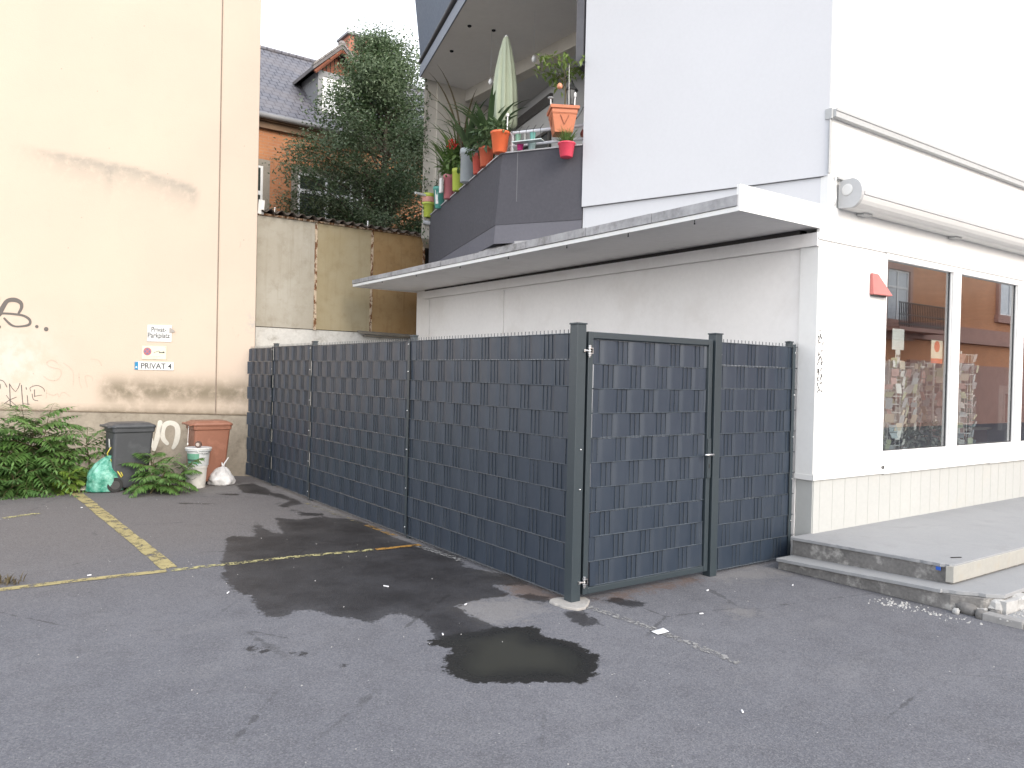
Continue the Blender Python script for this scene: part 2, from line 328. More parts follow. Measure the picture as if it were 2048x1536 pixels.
def stroke(mb, pts, w, y=-.0035, smooth=5):
    """flat painted stroke in the wall plane: pts (s, z), w a width or list"""
    P = [Vector(p) for p in pts]; Wd = list(w) if isinstance(w, (list, tuple)) else [w] * len(P)
    Q = []; Ws = []
    for i in range(len(P) - 1):          # Catmull-Rom
        p0, p1, p2, p3 = P[max(i - 1, 0)], P[i], P[i + 1], P[min(i + 2, len(P) - 1)]
        for k in range(smooth):
            u = k / smooth; Q.append(.5 * ((2 * p1) + (p2 - p0) * u + (2 * p0 - 5 * p1 + 4 * p2 - p3) * u * u + (3 * p1 - p0 - 3 * p2 + p3) * u ** 3)); Ws.append(Wd[i] * (1 - u) + Wd[i + 1] * u)
    Q.append(P[-1]); Ws.append(Wd[-1]); vs = []
    for i, q in enumerate(Q):
        d = (Q[min(i + 1, len(Q) - 1)] - Q[max(i - 1, 0)]); d = d.normalized() if d.length > 1e-9 else Vector((1, 0)); n = Vector((-d.y, d.x)) * Ws[i] / 2
        vs += [(q.x + n.x, y, q.y + n.y), (q.x - n.x, y, q.y - n.y)]
    mb.add(vs, [(2 * i, 2 * i + 1, 2 * i + 3, 2 * i + 2) for i in range(len(Q) - 1)])
    for q, ww in ((Q[0], Ws[0]), (Q[-1], Ws[-1])): disc(mb, q, ww / 2, y)
def disc(mb, c, r, y, n=14):
    mb.add([(c[0] + r * math.cos(2 * PI * k / n), y + rnd.uniform(-.0004, -.0002), c[1] + r * math.sin(2 * PI * k / n)) for k in range(n)], [list(range(n))])
def zp(X, Y): # points of the graffiti close-up to wall metres
    return (-3.963 + X * .00143, 3.155 - Y * .00143)
def spray(name, c, thin):
    t = NT(name); t.set(c, .7, alpha=t.ramp(t.noise(26, 5, .6), .30, .42, thin, 1)); return t.mat
SP1 = spray('grey_spray_paint', (.13, .115, .105), .6); SP2 = spray('thin_marker_paint', (.10, .09, .085), .55); SP3 = spray('faded_marker', (.50, .41, .33), .25)
b = MB()
stroke(b, [zp(-60, 480), zp(-10, 470), zp(30, 395), zp(80, 320), zp(160, 305), zp(225, 335), zp(235, 390), zp(205, 450)], [.08, .08, .075, .065, .07, .06, .05, .035])
stroke(b, [zp(-60, 470), zp(40, 458), zp(150, 462), zp(260, 478), zp(325, 520), zp(325, 570), zp(260, 592), zp(170, 597), zp(110, 570), zp(50, 512)], [.045, .032, .034, .036, .042, .042, .03, .028, .038, .03], y=-.0045)
disc(b, zp(405, 594), .027, -.004); disc(b, zp(507, 620), .035, -.004); disc(b, zp(-5, 608), .03, -.004)
stroke(b, [zp(-120, 300), zp(-60, 250), zp(-20, 280), zp(-15, 350)], [.03, .05, .05, .03])
b.build('graffiti', SP1, beige, local=True)
b = MB(); w_ = .011
stroke(b, [zp(-60, 1230), zp(0, 1195), zp(55, 1210), zp(90, 1270)], w_); stroke(b, [zp(-40, 1260), zp(10, 1235), zp(15, 1290), zp(-30, 1310)], w_)
stroke(b, [zp(130, 1490), zp(125, 1350), zp(118, 1235)], .013, smooth=2); stroke(b, [zp(118, 1235), zp(185, 1320), zp(232, 1225)], .010, smooth=2); stroke(b, [zp(247, 1245), zp(258, 1380), zp(272, 1490)], .013, smooth=2)
stroke(b, [zp(65, 1455), zp(125, 1410), zp(195, 1380)], .010, smooth=2); stroke(b, [zp(85, 1360), zp(130, 1420), zp(205, 1480)], .008, smooth=2)
stroke(b, [zp(298, 1270), zp(302, 1290)], .012, smooth=1); stroke(b, [zp(390, 1295), zp(393, 1370)], .012, smooth=1); stroke(b, [zp(350, 1310), zp(345, 1270), zp(420, 1245), zp(485, 1275), zp(500, 1310)], .009)
stroke(b, [zp(395, 1365), zp(470, 1350)], .008, smooth=1); stroke(b, [zp(312, 1360), zp(322, 1460)], .012, smooth=1); stroke(b, [zp(270, 1450), zp(340, 1455)], .008, smooth=1); stroke(b, [zp(365, 1340), zp(380, 1400), zp(430, 1415)], .010)
b.build('graffiti', SP2, beige, local=True)
b = MB()
stroke(b, [zp(630, 990), zp(580, 960), zp(525, 980), zp(530, 1020), zp(590, 1045), zp(660, 1060), zp(680, 1110), zp(640, 1175), zp(560, 1185), zp(490, 1145)], .012)
stroke(b, [zp(700, 990), zp(760, 1030), zp(810, 1100), zp(810, 1230)], .01); stroke(b, [zp(870, 1100), zp(880, 1200), zp(900, 1260)], .01); stroke(b, [zp(965, 1250), zp(940, 1130), zp(1010, 1135), zp(1020, 1180)], .01); stroke(b, [zp(1000, 940), zp(1080, 950), zp(1120, 1010)], .01)
b.build('graffiti', SP3, beige, local=True); b = MB()
stroke(b, [zp(520, 1300), zp(520, 1380)], .01, smooth=1); stroke(b, [zp(525, 1330), zp(600, 1350), zp(640, 1330), zp(660, 1370), zp(700, 1310), zp(780, 1360)], .009)
b.build('graffiti', SP3, beige, local=True)
# big white painted letters on the plinth
MT['whitepaint_old'] = M_('old_white_wall_paint', (.60, .57, .50), .85, .12)
def zv(X, Y): return (-2.349 + (X - 205 * 3.41) * .00229, .966 - (Y - 938) * .00229)
b = MB(); yy = -.0215
stroke(b, [(-1.425, .83), (-1.46, .62), (-1.515, .40)], [.075, .085, .06], y=yy, smooth=3); stroke(b, [(-1.62, .80), (-1.56, .55), (-1.515, .42)], [.03, .06, .06], y=yy - .0008, smooth=3)
stroke(b, [(-1.31, .50), (-1.375, .58), (-1.385, .70), (-1.34, .80), (-1.25, .825), (-1.165, .78), (-1.145, .66), (-1.17, .52), (-1.215, .43)], [.06, .075, .08, .08, .075, .08, .085, .08, .05], y=yy)
b.build('painted_letters', MT['whitepaint_old'], beige, local=True)

# the three signs
MT['signwhite'] = plain('sign_white_enamel', (.72, .72, .70), .4); MT['signcream'] = plain('sign_yellowed_plastic', (.70, .66, .50), .4)
MT['ink'] = plain('sign_black_letters', (.055, .055, .055), .5); MT['blue'] = plain('sign_blue_band', (.02, .22, .42), .4); MT['red'] = plain('sign_faded_red', (.50, .13, .14), .5); MT['dimblue'] = plain('sign_faded_blue', (.16, .17, .27), .5)
MT['tape'] = plain('grey_torn_tape', (.34, .31, .28), .6)
def wall_sign(name, label, s0, s1, z0, z1, mat, tilt=0):
    c = Vector(((s0 + s1) / 2, -.012, (z0 + z1) / 2)); Rz = Matrix.Rotation(WA, 3, 'Z'); loc = Vector((WX, WY, 0)) + Rz @ Vector((c.x, -.008, z0))
    t = thing(name, label, 'sign', loc, WA); W_, H_ = (s1 - s0), z1 - z0
    b = MB(); b.box((-W_ / 2, -.004, 0), (W_ / 2, .004, H_)); b.build('plate', mat, t, bevel=.003, local=True)
    for sx_ in (-1, 1): b = MB(); b.lathe([(.006, 0), (.006, .002), (.003, .004)], (sx_ * (W_ / 2 - .016), -.004, H_ - .018), 8, tilt=(0, -1, 0)); b.build('screw', MT['tape'], t, local=True)
    return t, W_, H_
def onsign(x, z, y=-.0046): return Matrix.Translation((x, y, z)) @ Matrix.Rotation(R(90), 4, 'X')
t, w, h = wall_sign('parking_sign', 'white Privat-Parkplatz sign with torn grey tape at its right edge', -1.655, -1.275, 2.112, 2.375, MT['signwhite'])
for body, z, wid in (('Privat-', .155, .235), ('Parkplatz', .062, .345)):
    o = text_mesh('lettering', body, .115, MT['ink'], t, Matrix.Identity(4)); xs = [v.co.x for v in o.data.vertices]; k = wid / (max(xs) - min(xs))
    o.data.transform(Matrix.Diagonal((k, 1, 1, 1))); o.data.transform(onsign(-wid / 2 - min(xs) * k + (-.01 if 'P' in body[1:] else -.008), z))
b = MB(); b.add([(.155, -.006, .235), (.205, -.006, .205), (.25, -.006, .165), (.2, -.008, .15), (.155, -.006, .135)], [(0, 4, 3, 2, 1)]); b.build('torn_tape', MT['tape'], t, local=True)
t, w, h = wall_sign('no_stopping_sign', 'small yellowed sign with no-stopping roundel and tow truck symbol', -1.735, -1.352, 1.828, 2.04, MT['signcream'])
b = MB(); disc(b, (-.105, .125), .064, -.0044, 28); b.build('roundel', MT['red'], t, local=True)
b = MB(); disc(b, (-.105, .125), .050, -.0052, 28); b.build('roundel_field', MT['dimblue'], t, local=True)
b = MB(); stroke(b, [(-.14, .16), (-.07, .09)], .016, y=-.0060, smooth=1); stroke(b, [(-.07, .16), (-.14, .09)], .016, y=-.0066, smooth=1); b.build('roundel_cross', MT['red'], t, local=True)
b = MB(); stroke(b, [(-.005, .108), (.07, .135)], .008, y=-.0046, smooth=1); stroke(b, [(.07, .138), (.10, .112)], .007, y=-.005, smooth=1); b.box((.075, -.0052, .104), (.165, -.0045, .118)); b.box((.135, -.0052, .118), (.16, -.0046, .128)); b.build('tow_truck_symbol', MT['ink'], t, local=True)
for z, x1 in ((.046, .09), (.020, .05)):
    x = -.16; b = MB()
    while x < x1: l = rnd.uniform(.014, .04); b.box((x, -.0048, z), (x + l, -.0042, z + .005)); x += l + .007
    b.build('small_print', plain('pale_print', (.38, .36, .27)), t, local=True)
t, w, h = wall_sign('number_plate_sign', 'white plate reading PRIVAT 4 with blue band at its left end', -1.845, -1.235, 1.66, 1.79, MT['signwhite'])
b = MB(); b.box((-.303, -.0062, .003), (-.25, -.0042, .127)); b.build('blue_band', MT['blue'], t, local=True)
b = MB(); b.box((-.288, -.0075, .028), (-.266, -.0064, .052)); b.build('band_letter', MT['signwhite'], t, local=True)
o = text_mesh('lettering', 'PRIVAT 4', .125, MT['ink'], t, Matrix.Identity(4)); xs = [v.co.x for v in o.data.vertices]; k = .48 / (max(xs) - min(xs)); o.data.transform(Matrix.Diagonal((k, 1, 1, 1))); o.data.transform(onsign(-.205 - min(xs) * k, .022))
# ------------------------------------------------------------------ fence and gate
MT['anth'] = M_('anthracite_powder_coat', (.030, .042, .050), .42, .06, 3, 60)
MT['wire'] = M_('anthracite_wire', (.052, .064, .077), .32, .05, 3, 60)
def strip_mat():
    t = NT('anthracite_pvc_strip'); ge = t.n.new('ShaderNodeNewGeometry'); k = t.ramp(ge.outputs['Random Per Island'], 0, 1, .88, 1.14, False)
    c = t.n.new('ShaderNodeCombineColor'); [t.link(k, c.inputs[i]) for i in range(3)]
    base = t.mix(t.ramp(t.noise(2.5, 4), .35, .7, 0, .5), (.020, .031, .049), (.026, .037, .054))
    dust = t.math('MULTIPLY', t.ramp(t.noise(5, 6, .7), .55, .8, 0, .35), t.ramp(t.sep()[2], 1.2, .05)); base = t.mix(dust, base, (.07, .066, .062))
    t.set(t.mix(1., base, c.outputs[0], 'MULTIPLY'), t.ramp(t.noise(9, 4), .3, .7, .36, .48, False), spec=.55); t.bump(t.noise(220, 2), .08, .002); return t.mat
MT['strip'] = strip_mat()
MT['steel'] = plain('galvanised_steel', (.62, .62, .62), .28, 1.0); MT['dark'] = plain('near_black', (.012, .012, .013), .7)
AX = {'Y': lambda t, d, z: (-d, t, z), 'X': lambda t, d, z: (t, -d, z)}
def mbox(b, ax, t0, t1, d0, d1, z0, z1): b.box(AX[ax](t0, d0, z0), AX[ax](t1, d1, z1))
def wire_panel(root, ax, t0, t1, z0, over=0., ph=0, amp=.011, rows=10, pitch=.2, wire_t1=None, top_spikes=True, curl=0.):
    f = AX[ax]; b = MB(); H = pitch * rows; n = int((t1 - t0 - .02) / .05); off = (t1 - t0 - n * .05) / 2; e1 = (wire_t1 or t1)
    ts = [t0 + off + .05 * k for k in range(n + 1)]
    if wire_t1: ts += [t for t in np.arange(ts[-1] + .05, wire_t1 - .015, .05)]
    for t in ts: mbox(b, ax, t - .0023, t + .0023, -.0022, .0022, z0 - .012, z0 + H + (.032 if top_spikes else .003))
    for k in range(rows + 1):
        z = z0 + pitch * k
        for d in (.0062, -.0062): w_ = .0042; q4 = [(d - w_, z), (d, z - w_), (d + w_, z), (d, z + w_)]; b.add([f(t0, *p_) for p_ in q4] + [f(e1, *p_) for p_ in q4], [(0, 1, 2, 3), (7, 6, 5, 4)] + [(i_, (i_ + 1) % 4, (i_ + 1) % 4 + 4, i_ + 4) for i_ in range(4)])
    p = b.build('wire_panel', MT['wire'], root)
    for k in range(rows):
        za, zb = z0 + pitch * k + .0030, z0 + pitch * k + pitch - .0030; sm = MB(); vs = []; s = t0 - over * rnd.uniform(.4, 1); e = t1 + over * rnd.uniform(.4, 1); N = max(8, int((e - s) / .0125)); sh = rnd.uniform(-.004, .004); tw = rnd.uniform(-.0015, .0015)
        for i in range(N + 1):
            t = s + (e - s) * i / N; q = math.sin(2 * PI * (t - t0 - off + .075) / .3 + (k + ph) % 2 * PI); d = amp * math.tanh(1.9 * q) + .0015 * math.sin(t * 7 + k) 
            end = min(t - s, e - t)
            if curl and end < .12: d += curl * (1 - end / .12) ** 2 * rnd.uniform(.6, 1)
            for z, dd in ((za, d - tw), (zb, d + tw)): vs.append(f(t, dd + .0008, z + sh)); vs.append(f(t, dd - .0008, z + sh))
        F = []
        for i in range(N):
            a, c = 4 * i, 4 * i + 4; F += [(a, c, c + 2, a + 2), (a + 1, a + 3, c + 3, c + 1), (a + 2, c + 2, c + 3, a + 3), (a, a + 1, c + 1, c)]
        F += [(0, 2, 3, 1), (4 * N, 4 * N + 1, 4 * N + 3, 4 * N + 2)]
        sm.add(vs, F); sm.build('privacy_strip', MT['strip'], p)
    return p
def set_origin_children(root): pass
def bolt(b, ax, t, d, z, r=.0085):
    f = AX[ax]; c = f(t, d, z); o = Vector(f(0, 1, 0)) - Vector(f(0, 0, 0)); b.lathe([(r, 0), (r, .004), (r * .8, .008), (r * .3, .0105)], c, 8, tilt=o)
def post(root, ax, t, d, s, z1, bolts=(), clamp=None, bd=None, zb=0.0):
    b = MB(); h = s / 2; mbox(b, ax, t - h, t + h, d - h, d + h, zb, z1); p = b.build('post', MT['anth'], root, bevel=.004)
    b = MB(); mbox(b, ax, t - h - .005, t + h + .005, d - h - .005, d + h + .005, z1, z1 + .012); mbox(b, ax, t - h * .6, t + h * .6, d - h * .6, d + h * .6, z1 + .012, z1 + .015); b.build('post_cap', MT['anth'], p, bevel=.003)
    if clamp: b = MB(); mbox(b, ax, t - .021, t + .021, .0145, .019, *clamp); b.build('clamp_bar', MT['anth'], p, bevel=.0015)
    for bt, bz in bolts: b = MB(); bolt(b, ax, bt, bd if bd is not None else .019, bz); b.build('bolt', MT['steel'], p, smooth=True)
    return p
# long side: runs from the corner post (0,0) back to the rendered building
P1, P2, P3, PE = 2.643, 5.354, 6.864, 7.955
fence = thing('privacy_fence', 'long anthracite privacy fence running from the corner post back to the beige building', 'fence', (0, PE / 2, 0))
for i, (a, c) in enumerate([(.045, P1), (P1, P2), (P2, P3), (P3, PE)]):
    wire_panel(fence, 'Y', a + (.006 if i else 0), c - .006, .035 + (.008 if i == 2 else 0), over=(.012 if i == 2 else .03 if i == 3 else 0.0), ph=i, amp=.0048 if i < 2 else .0085, curl=.035 if i == 3 else 0)
post(fence, 'Y', 0, 0, .088, 2.10, bolts=[(.062, 1.93), (.066, 1.29)], bd=.013)
bs = MB()
for i, t in enumerate((P1, P2, P3)):
    post(fence, 'Y', t, -.04, .06, 2.085, bolts=[(t, z) for z in (.12, .52, .92, 1.32, 1.72, 2.0)], clamp=(.04, 2.05))
# corner-post bolts on its gate-side face
for o_z in (1.16, .86):
    b = MB(); b.lathe([(.008, 0), (.008, .004), (.005, .009)], (.012, -.0445, o_z), 8, tilt=(0, -1, 0)); b.build('bolt', MT['steel'], [k for k in kids(fence) if k.name == 'post'][0], smooth=True)
# short side right of the gate
GX, SE = 1.566, 2.70
short = thing('privacy_fence', 'short anthracite fence panel between the gate post and the white shop corner', 'fence', ((GX + SE) / 2, 0, 0))
wire_panel(short, 'X', GX + .045, SE - .012, .035, ph=1, wire_t1=SE + .052, over=0, amp=.0046)
post(short, 'X', GX, 0, .085, 2.10, bolts=[(GX + .062, z) for z in (1.93, .24)], bd=.013)
post(short, 'X', SE - .012, -.04, .05, 2.08, bolts=[(SE - .004, z) for z in (1.98, 1.58, 1.18, .78, .38)], clamp=(.04, 2.06))
# gate
gate = thing('garden_gate', 'anthracite framed gate with woven privacy strips and silver lever handle', 'gate', (.8, 0, 0))
g0, g1, gz0, gz1, fw, fd = .083, 1.508, .05, 2.052, .05, .026
b = MB(); mbox(b, 'X', g0, g0 + fw, -fd, fd, gz0, gz1); mbox(b, 'X', g1 - fw, g1, -fd, fd, gz0, gz1); mbox(b, 'X', g0 + fw, g1 - fw, -fd + .001, fd - .001, gz0, gz0 + fw); mbox(b, 'X', g0 + fw, g1 - fw, -fd + .001, fd - .001, gz1 - fw, gz1)
b.build('frame', MT['anth'], gate, bevel=.005)
def gate_panel():
    wire_panel(gate, 'X', g0 + fw + .004, g1 - fw - .004, gz0 + fw + .002, ph=0, rows=10, pitch=.1896, top_spikes=False, over=-.02, amp=.0062, curl=.012)
gate_panel()
# narrow tenth strip closing the bottom of the gate is part of the lowest row; stop plate, lock box and handle follow
b = MB(); mbox(b, 'X', g1 - .004, g1 + .014, -.018, .012, .80, 1.26); b.build('stop_plate', MT['anth'], gate, bevel=.002)
b = MB(); mbox(b, 'X', g1 - .047, g1 - .003, fd - .002, fd + .010, .86, 1.20); lk = b.build('lock_box', MT['anth'], gate, bevel=.003)
b = MB(); mbox(b, 'X', g1 - .031, g1 - .019, fd + .0095, fd + .0115, .945, .982); b.build('keyhole', MT['dark'], lk)
b = MB(); b.tube([(g1 - .022, -fd - .010, 1.065), (g1 - .022, -fd - .045, 1.065)], .009, 10); b.tube([(g1 - .017, -fd - .047, 1.065), (g1 - .06, -fd - .050, 1.066), (g1 - .125, -fd - .047, 1.066)], [.011, .0105, .009], 10); b.build('lever_handle', MT['steel'], gate, smooth=True)
for z in (1.905, .16):
    b = MB(); b.tube([(.02, -.058, z), (.068, -.058, z)], .0075, 8); b.lathe([(.014, -.004), (.014, .004)], (.066, -.058, z), 10)
    for dz, r_ in ((-.034, .0135), (.034, .0135), (-.02, .017), (.02, .017)): b.lathe([(r_ * .5, -.009), (r_, -.005), (r_, .005), (r_ * .5, .009)], (.068, -.058, z + dz), 8)
    b.tube([(.068, -.058, z - .05), (.068, -.058, z + .04)], .0055, 8); b.box((.068, -.064, z + .018), (.098, -.052, z + .023)); b.box((.068, -.064, z - .023), (.098, -.052, z - .018)); b.box((.094, -.064, z - .023), (.099, -.028, z + .023))
    b.box((.012, -.062, z - .010), (.030, -.044, z + .010)); b.build('hinge', MT['steel'], gate, smooth=False, bevel=.001)
# ------------------------------------------------------------------ shop building
MT['white'] = M_('white_facade_paint', (.76, .76, .745), .75, .035, 1.4, 24, dirt=(.62, .60, .57), dirt_amt=.25)
MT['side'] = M_('greyish_white_side_paint', (.80, .785, .77), .8, .05, .9, 20, .15, 60, dirt=(.64, .61, .58), dirt_amt=.35)
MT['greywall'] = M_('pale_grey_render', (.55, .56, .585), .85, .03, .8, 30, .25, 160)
MT['cream'] = M_('cream_plinth_boards', (.42, .428, .415), .75, .05, 1.2, 25, dirt=(.45, .43, .38), dirt_amt=.35)
MT['soffit'] = M_('canopy_soffit_paint', (.80, .78, .765), .85, .06, .8, 12, dirt=(.55, .53, .50), dirt_amt=.3)
MT['flash'] = M_('zinc_flashing', (.32, .32, .33), .5, .35, 2.2, 18, dirt=(.12, .115, .11), dirt_amt=.8)
MT['profile'] = M_('grey_metal_profile', (.40, .41, .41), .5, .08)
MT['pframe'] = M_('white_window_frame', (.78, .78, .77), .4, .03)
MT['gap'] = plain('dark_joint', (.06, .055, .052), .9)
MT['darkframe'] = plain('dark_rubber_seal', (.02, .022, .025), .5)
def glass_mat(name, refl0=.10, tint=(.93, .96, .96)):
    m = bpy.data.materials.new(name); m.use_nodes = True; t = m.node_tree; n = t.nodes; n.clear()
    o = n.new('ShaderNodeOutputMaterial'); mx = n.new('ShaderNodeMixShader'); tr = n.new('ShaderNodeBsdfTransparent'); gl = n.new('ShaderNodeBsdfGlossy'); fr = n.new('ShaderNodeFresnel'); mp = n.new('ShaderNodeMapRange')
    fr.inputs['IOR'].default_value = 1.52; gl.inputs['Roughness'].default_value = .0; tr.inputs['Color'].default_value = (*tint, 1)
    mp.inputs['From Min'].default_value = 0; mp.inputs['From Max'].default_value = .27; mp.inputs['To Min'].default_value = refl0 * .3; mp.inputs['To Max'].default_value = 1
    t.links.new(fr.outputs[0], mp.inputs['Value']); ge = n.new('ShaderNodeNewGeometry'); fm = n.new('ShaderNodeMath'); fm.operation = 'MULTIPLY_ADD'; fm.inputs[1].default_value = -1; fm.inputs[2].default_value = 1; t.links.new(ge.outputs['Backfacing'], fm.inputs[0]); fx = n.new('ShaderNodeMath'); fx.operation = 'MULTIPLY'; t.links.new(mp.outputs[0], fx.inputs[0]); t.links.new(fm.outputs[0], fx.inputs[1]); t.links.new(fx.outputs[0], mx.inputs[0]); t.links.new(tr.outputs[0], mx.inputs[1]); t.links.new(gl.outputs[0], mx.inputs[2]); t.links.new(mx.outputs[0], o.inputs[0]); return m
MT['glass'] = glass_mat('window_glass')
A_ = (2.90, -.195); D18 = (-math.sin(R(18)), math.cos(R(18))); PT0 = (A_[0] + D18[0] * 2.73, A_[1] + D18[1] * 2.73)   # corner of the upper storey, its left end
shop = thing('shop_building', 'white corner shop building with long canopy, shop windows and grey upper storey', 'building', (3, 4, 0))
XS, YF, ZT, XR = 2.76, -.20, 3.05, 14.0
# side wall facing the fence, corner pilaster, cover strips
b = MB(); b.box((XS + .02, 0.0, .0), (XS + .2, 7.63, 3.2)); b.build('side_wall', MT['side'], shop)
b = MB(); b.box((XS, YF, .80), (XS + .2, -.004, ZT - .0)); b.build('corner_pilaster', MT['white'], shop, bevel=.004)
b = MB(); b.box((XS + .03, YF + .02, .0), (XS + .2, -.004, .797)); b.build('corner_base', MT['cream'], shop)
for y0, y1 in ((4.95, 5.045), (7.16, 7.25)):
    b = MB(); b.box((XS + .004, y0, .3), (XS + .018, y1, 2.965)); b.build('cover_strip', MT['side'], shop, bevel=.002)
b = MB(); b.box((XS - .03, YF - .002, 2.985), (XS + .018, 7.30, 3.112)); b.build('trim_board', MT['side'], shop, bevel=.003)
b = MB(); b.box((XS - .012, .0, 3.113), (XS + .1, 7.3, 3.16)); b.build('shadow_joint', MT['gap'], shop)
# canopy: soffit slab falling slightly to the back, zinc edge
zs = lambda p: 3.150 - .0030 * p[1] + (.012 if p[0] > 2 else 0)
b = MB(); b.prism([(1.60, YF + .03), (3.1, YF + .03), (3.1, 7.64), (1.60, 7.64)], zs, lambda p: 3.26 - .0045 * p[1]); b.build('canopy', MT['soffit'], shop)
b = MB()
for z0, z1, x0, x1 in ((3.146, 3.186, 1.578, 1.61),): b.prism([(x0, YF + .004), (x1, YF + .004), (x1, 7.66), (x0, 7.66)], lambda p: z0 - .003 * p[1], lambda p: z1 - .003 * p[1])
b.prism([(1.61, 7.642), (3.0, 7.642), (3.0, 7.66), (1.61, 7.66)], 3.12, 3.165); b.build('canopy_edge_board', MT['white'], shop)
y = YF + .004; k = 0; segs = [1.0, .95, 1.05, 1.0, .95, 1.0, 1.05, .85]
fl = MB()
for L in segs:
    y1 = min(y + L, 7.67); dz = rnd.uniform(-.006, .006); sx = rnd.uniform(-.002, .002)
    fl.prism([(1.566 + sx, y + .003), (1.625, y + .003), (1.625, y1 - .003), (1.566 + sx, y1 - .003)], lambda p: 3.192 - .003 * p[1] + dz * .4, lambda p: 3.286 - .0075 * p[1] + dz)
    y = y1
fl.prism([(1.62, 7.645), (3.0, 7.645), (3.0, 7.67), (1.62, 7.67)], 3.168, 3.225)
fl.build('zinc_flashing', MT['flash'], shop)
b = MB(); b.prism([(1.625, YF + .03), (3.2, YF + .03), (3.2, 7.63), (1.625, 7.63)], lambda p: 3.25 - .0045 * p[1], lambda p: 3.268 - .0055 * p[1] + .05 * (p[0] > 2)); b.build('canopy_roof_felt', M_('grey_roof_felt', (.22, .22, .22), .95, .2, 3, 30), shop)
hk = MB()
for y in (.3, 1.15, 2.1, 3.2, 4.3, 5.5, 6.6): hk.tube([(1.60, y, 3.15), (1.60, y, 3.118)], .004, 6); hk.lathe([(.007, -.006), (.007, .006)], (1.60, y, 3.112), 6)
hk.build('drip_hook', MT['dark'], shop)
# front: fascia band, wall above it, wall round the windows
b = MB(); b.box((1.574, YF - .012, 3.148), (XS - .01, YF + .02, 3.372)); b.box((XS - .01, YF - .012, 3.0515), (XR, YF + .02, 3.372))
b.build('fascia', MT['white'], shop)
b = MB(); b.box((XS + .203, YF, .80), (3.945, YF + .2, ZT)); b.box((3.945, YF, .80), (XR, YF + .2, .975)); b.box((8.85, YF, .975), (XR, YF + .2, ZT)); b.build('front_wall', MT['white'], shop)
b = MB(); b.box((XS - .02, YF - .014, ZT - .002), (3.43, YF - .002, 3.075)); b.box((3.40, YF - .006, .93), (3.408, YF + .001, 3.03)); b.box((XS - .006, YF - .012, .78), (4.0, YF - .001, .835)); b.box((4.0, YF - .017, .775), (6.4, YF - .001, .862)); b.box((6.4, YF - .022, .77), (XR, YF - .001, .862)); b.box((3.40, YF - .02, .90), (3.5, YF - .001, .955))
b.build('trim_board', MT['white'], shop, bevel=.002)
b = MB(); b.box((3.402, YF - .0015, .96), (3.409, YF + .002, 3.03)); b.box((XS + .002, YF - .0012, .838), (3.2, YF + .002, .842)); b.build('shadow_joint', M_('soft_joint', (.42, .41, .40), .9), shop)
b = MB(); b.box((XS + .04, YF + .012, .0), (XR, YF + .2, .79)); b.build('base_wall', MT['cream'], shop)
g = MB(); x = XS + .14
while x < 9.5: g.box((x, YF + .0105, .285), (x + .006, YF + .0125, .77)); x += .212
g.build('board_joint', M_('board_joint_shade', (.385, .39, .375), .9), shop)
b = MB(); b.box((XS - .006, YF - .006, .78), (XS + .03, -.004, .83)); b.build('trim_board', MT['white'], shop)
# upper storey front wall and grey angled side wall
b = MB(); b.box((A_[0] - .0, YF + .008, 3.36), (XR, YF + .3, 8.798)); b.build('upper_front_wall', MT['white'], shop)
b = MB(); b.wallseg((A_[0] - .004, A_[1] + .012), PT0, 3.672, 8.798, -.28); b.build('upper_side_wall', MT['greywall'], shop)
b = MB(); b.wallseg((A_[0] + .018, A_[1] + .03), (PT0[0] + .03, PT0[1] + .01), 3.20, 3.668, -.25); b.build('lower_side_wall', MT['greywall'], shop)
b = MB(); b.wallseg((A_[0] + .012, A_[1] + .02), (PT0[0] + .02, PT0[1] - .01), 3.666, 3.676, -.2); b.build('shadow_joint', M_('wall_joint', (.18, .18, .18), .9), shop)
b = MB(); b.box((A_[0] + .004, YF - .05, 4.215), (XR, YF + .007, 4.29)); b.box((A_[0] + .004, YF - .058, 4.27), (XR, YF - .05, 4.296)); b.box((A_[0] - .02, YF - .02, 4.20), (A_[0] + .012, YF + .05, 4.30)); b.build('ledge_profile', MT['profile'], shop, bevel=.002)
b = MB(); b.box((A_[0] - .02, YF - .004, 3.69), (A_[0] + .02, YF + .006, 4.21)); b.build('corner_profile', MT['profile'], shop, bevel=.002)
# unseen roof and hidden walls, added to stop light leaking into the loggia
b = MB(); b.box((1.2, YF, 8.8), (XR, 8.1, 9.0)); b.box((XR - .3, YF + .31, 0), (XR, 7.79, 8.79)); b.box((4.75, 7.8, 0), (XR, 8.1, 8.79)); b.build('roof', MT['greywall'], shop)
# windows
wins = [(3.945, 5.375), (5.545, 7.08), (7.25, 8.8)]
for x0, x1 in wins:
    b = MB(); z0, z1 = .975, 3.05; f0, f1 = .05, .06; d0, d1 = YF - .012, YF + .075
    xl = x0 - (.0 if x0 > 4 else .0)
    b.box((x0, d0, z0 + .0), (x1, d1, z0 + .035)); b.box((x0, d0, z1 - .065), (x1, d1, z1)); b.box((x0, d0, z0 + .035), (x0 + .02, d1, z1 - .065)); b.box((x1 - .008, d0 + .02, z0 + .035), (x1, d1, z1 - .065)); b.box((x1, d0, z0), (x1 + .17, d1, z1))
    w = b.build('shop_window', MT['pframe'], shop, bevel=.004)
    b = MB(); b.box((x0 + .02, YF + .03, z0 + .035), (x1 - .008, YF + .036, z1 - .065)); b.build('glass', MT['glass'], w)
    b = MB(); b.box((x1 - .03, YF + .025, z0 + .036), (x1 - .0085, YF + .05, z1 - .066)); b.box((x0 + .021, YF + .024, z0 + .036), (x1 - .031, YF + .029, z0 + .043)); b.build('seal', MT['darkframe'], w)
b = MB(); b.box((3.90, YF - .018, 3.051), (8.9, YF - .001, 3.063)); b.build('window_drip_rail', M_('pale_rail', (.5, .5, .49), .5), shop)
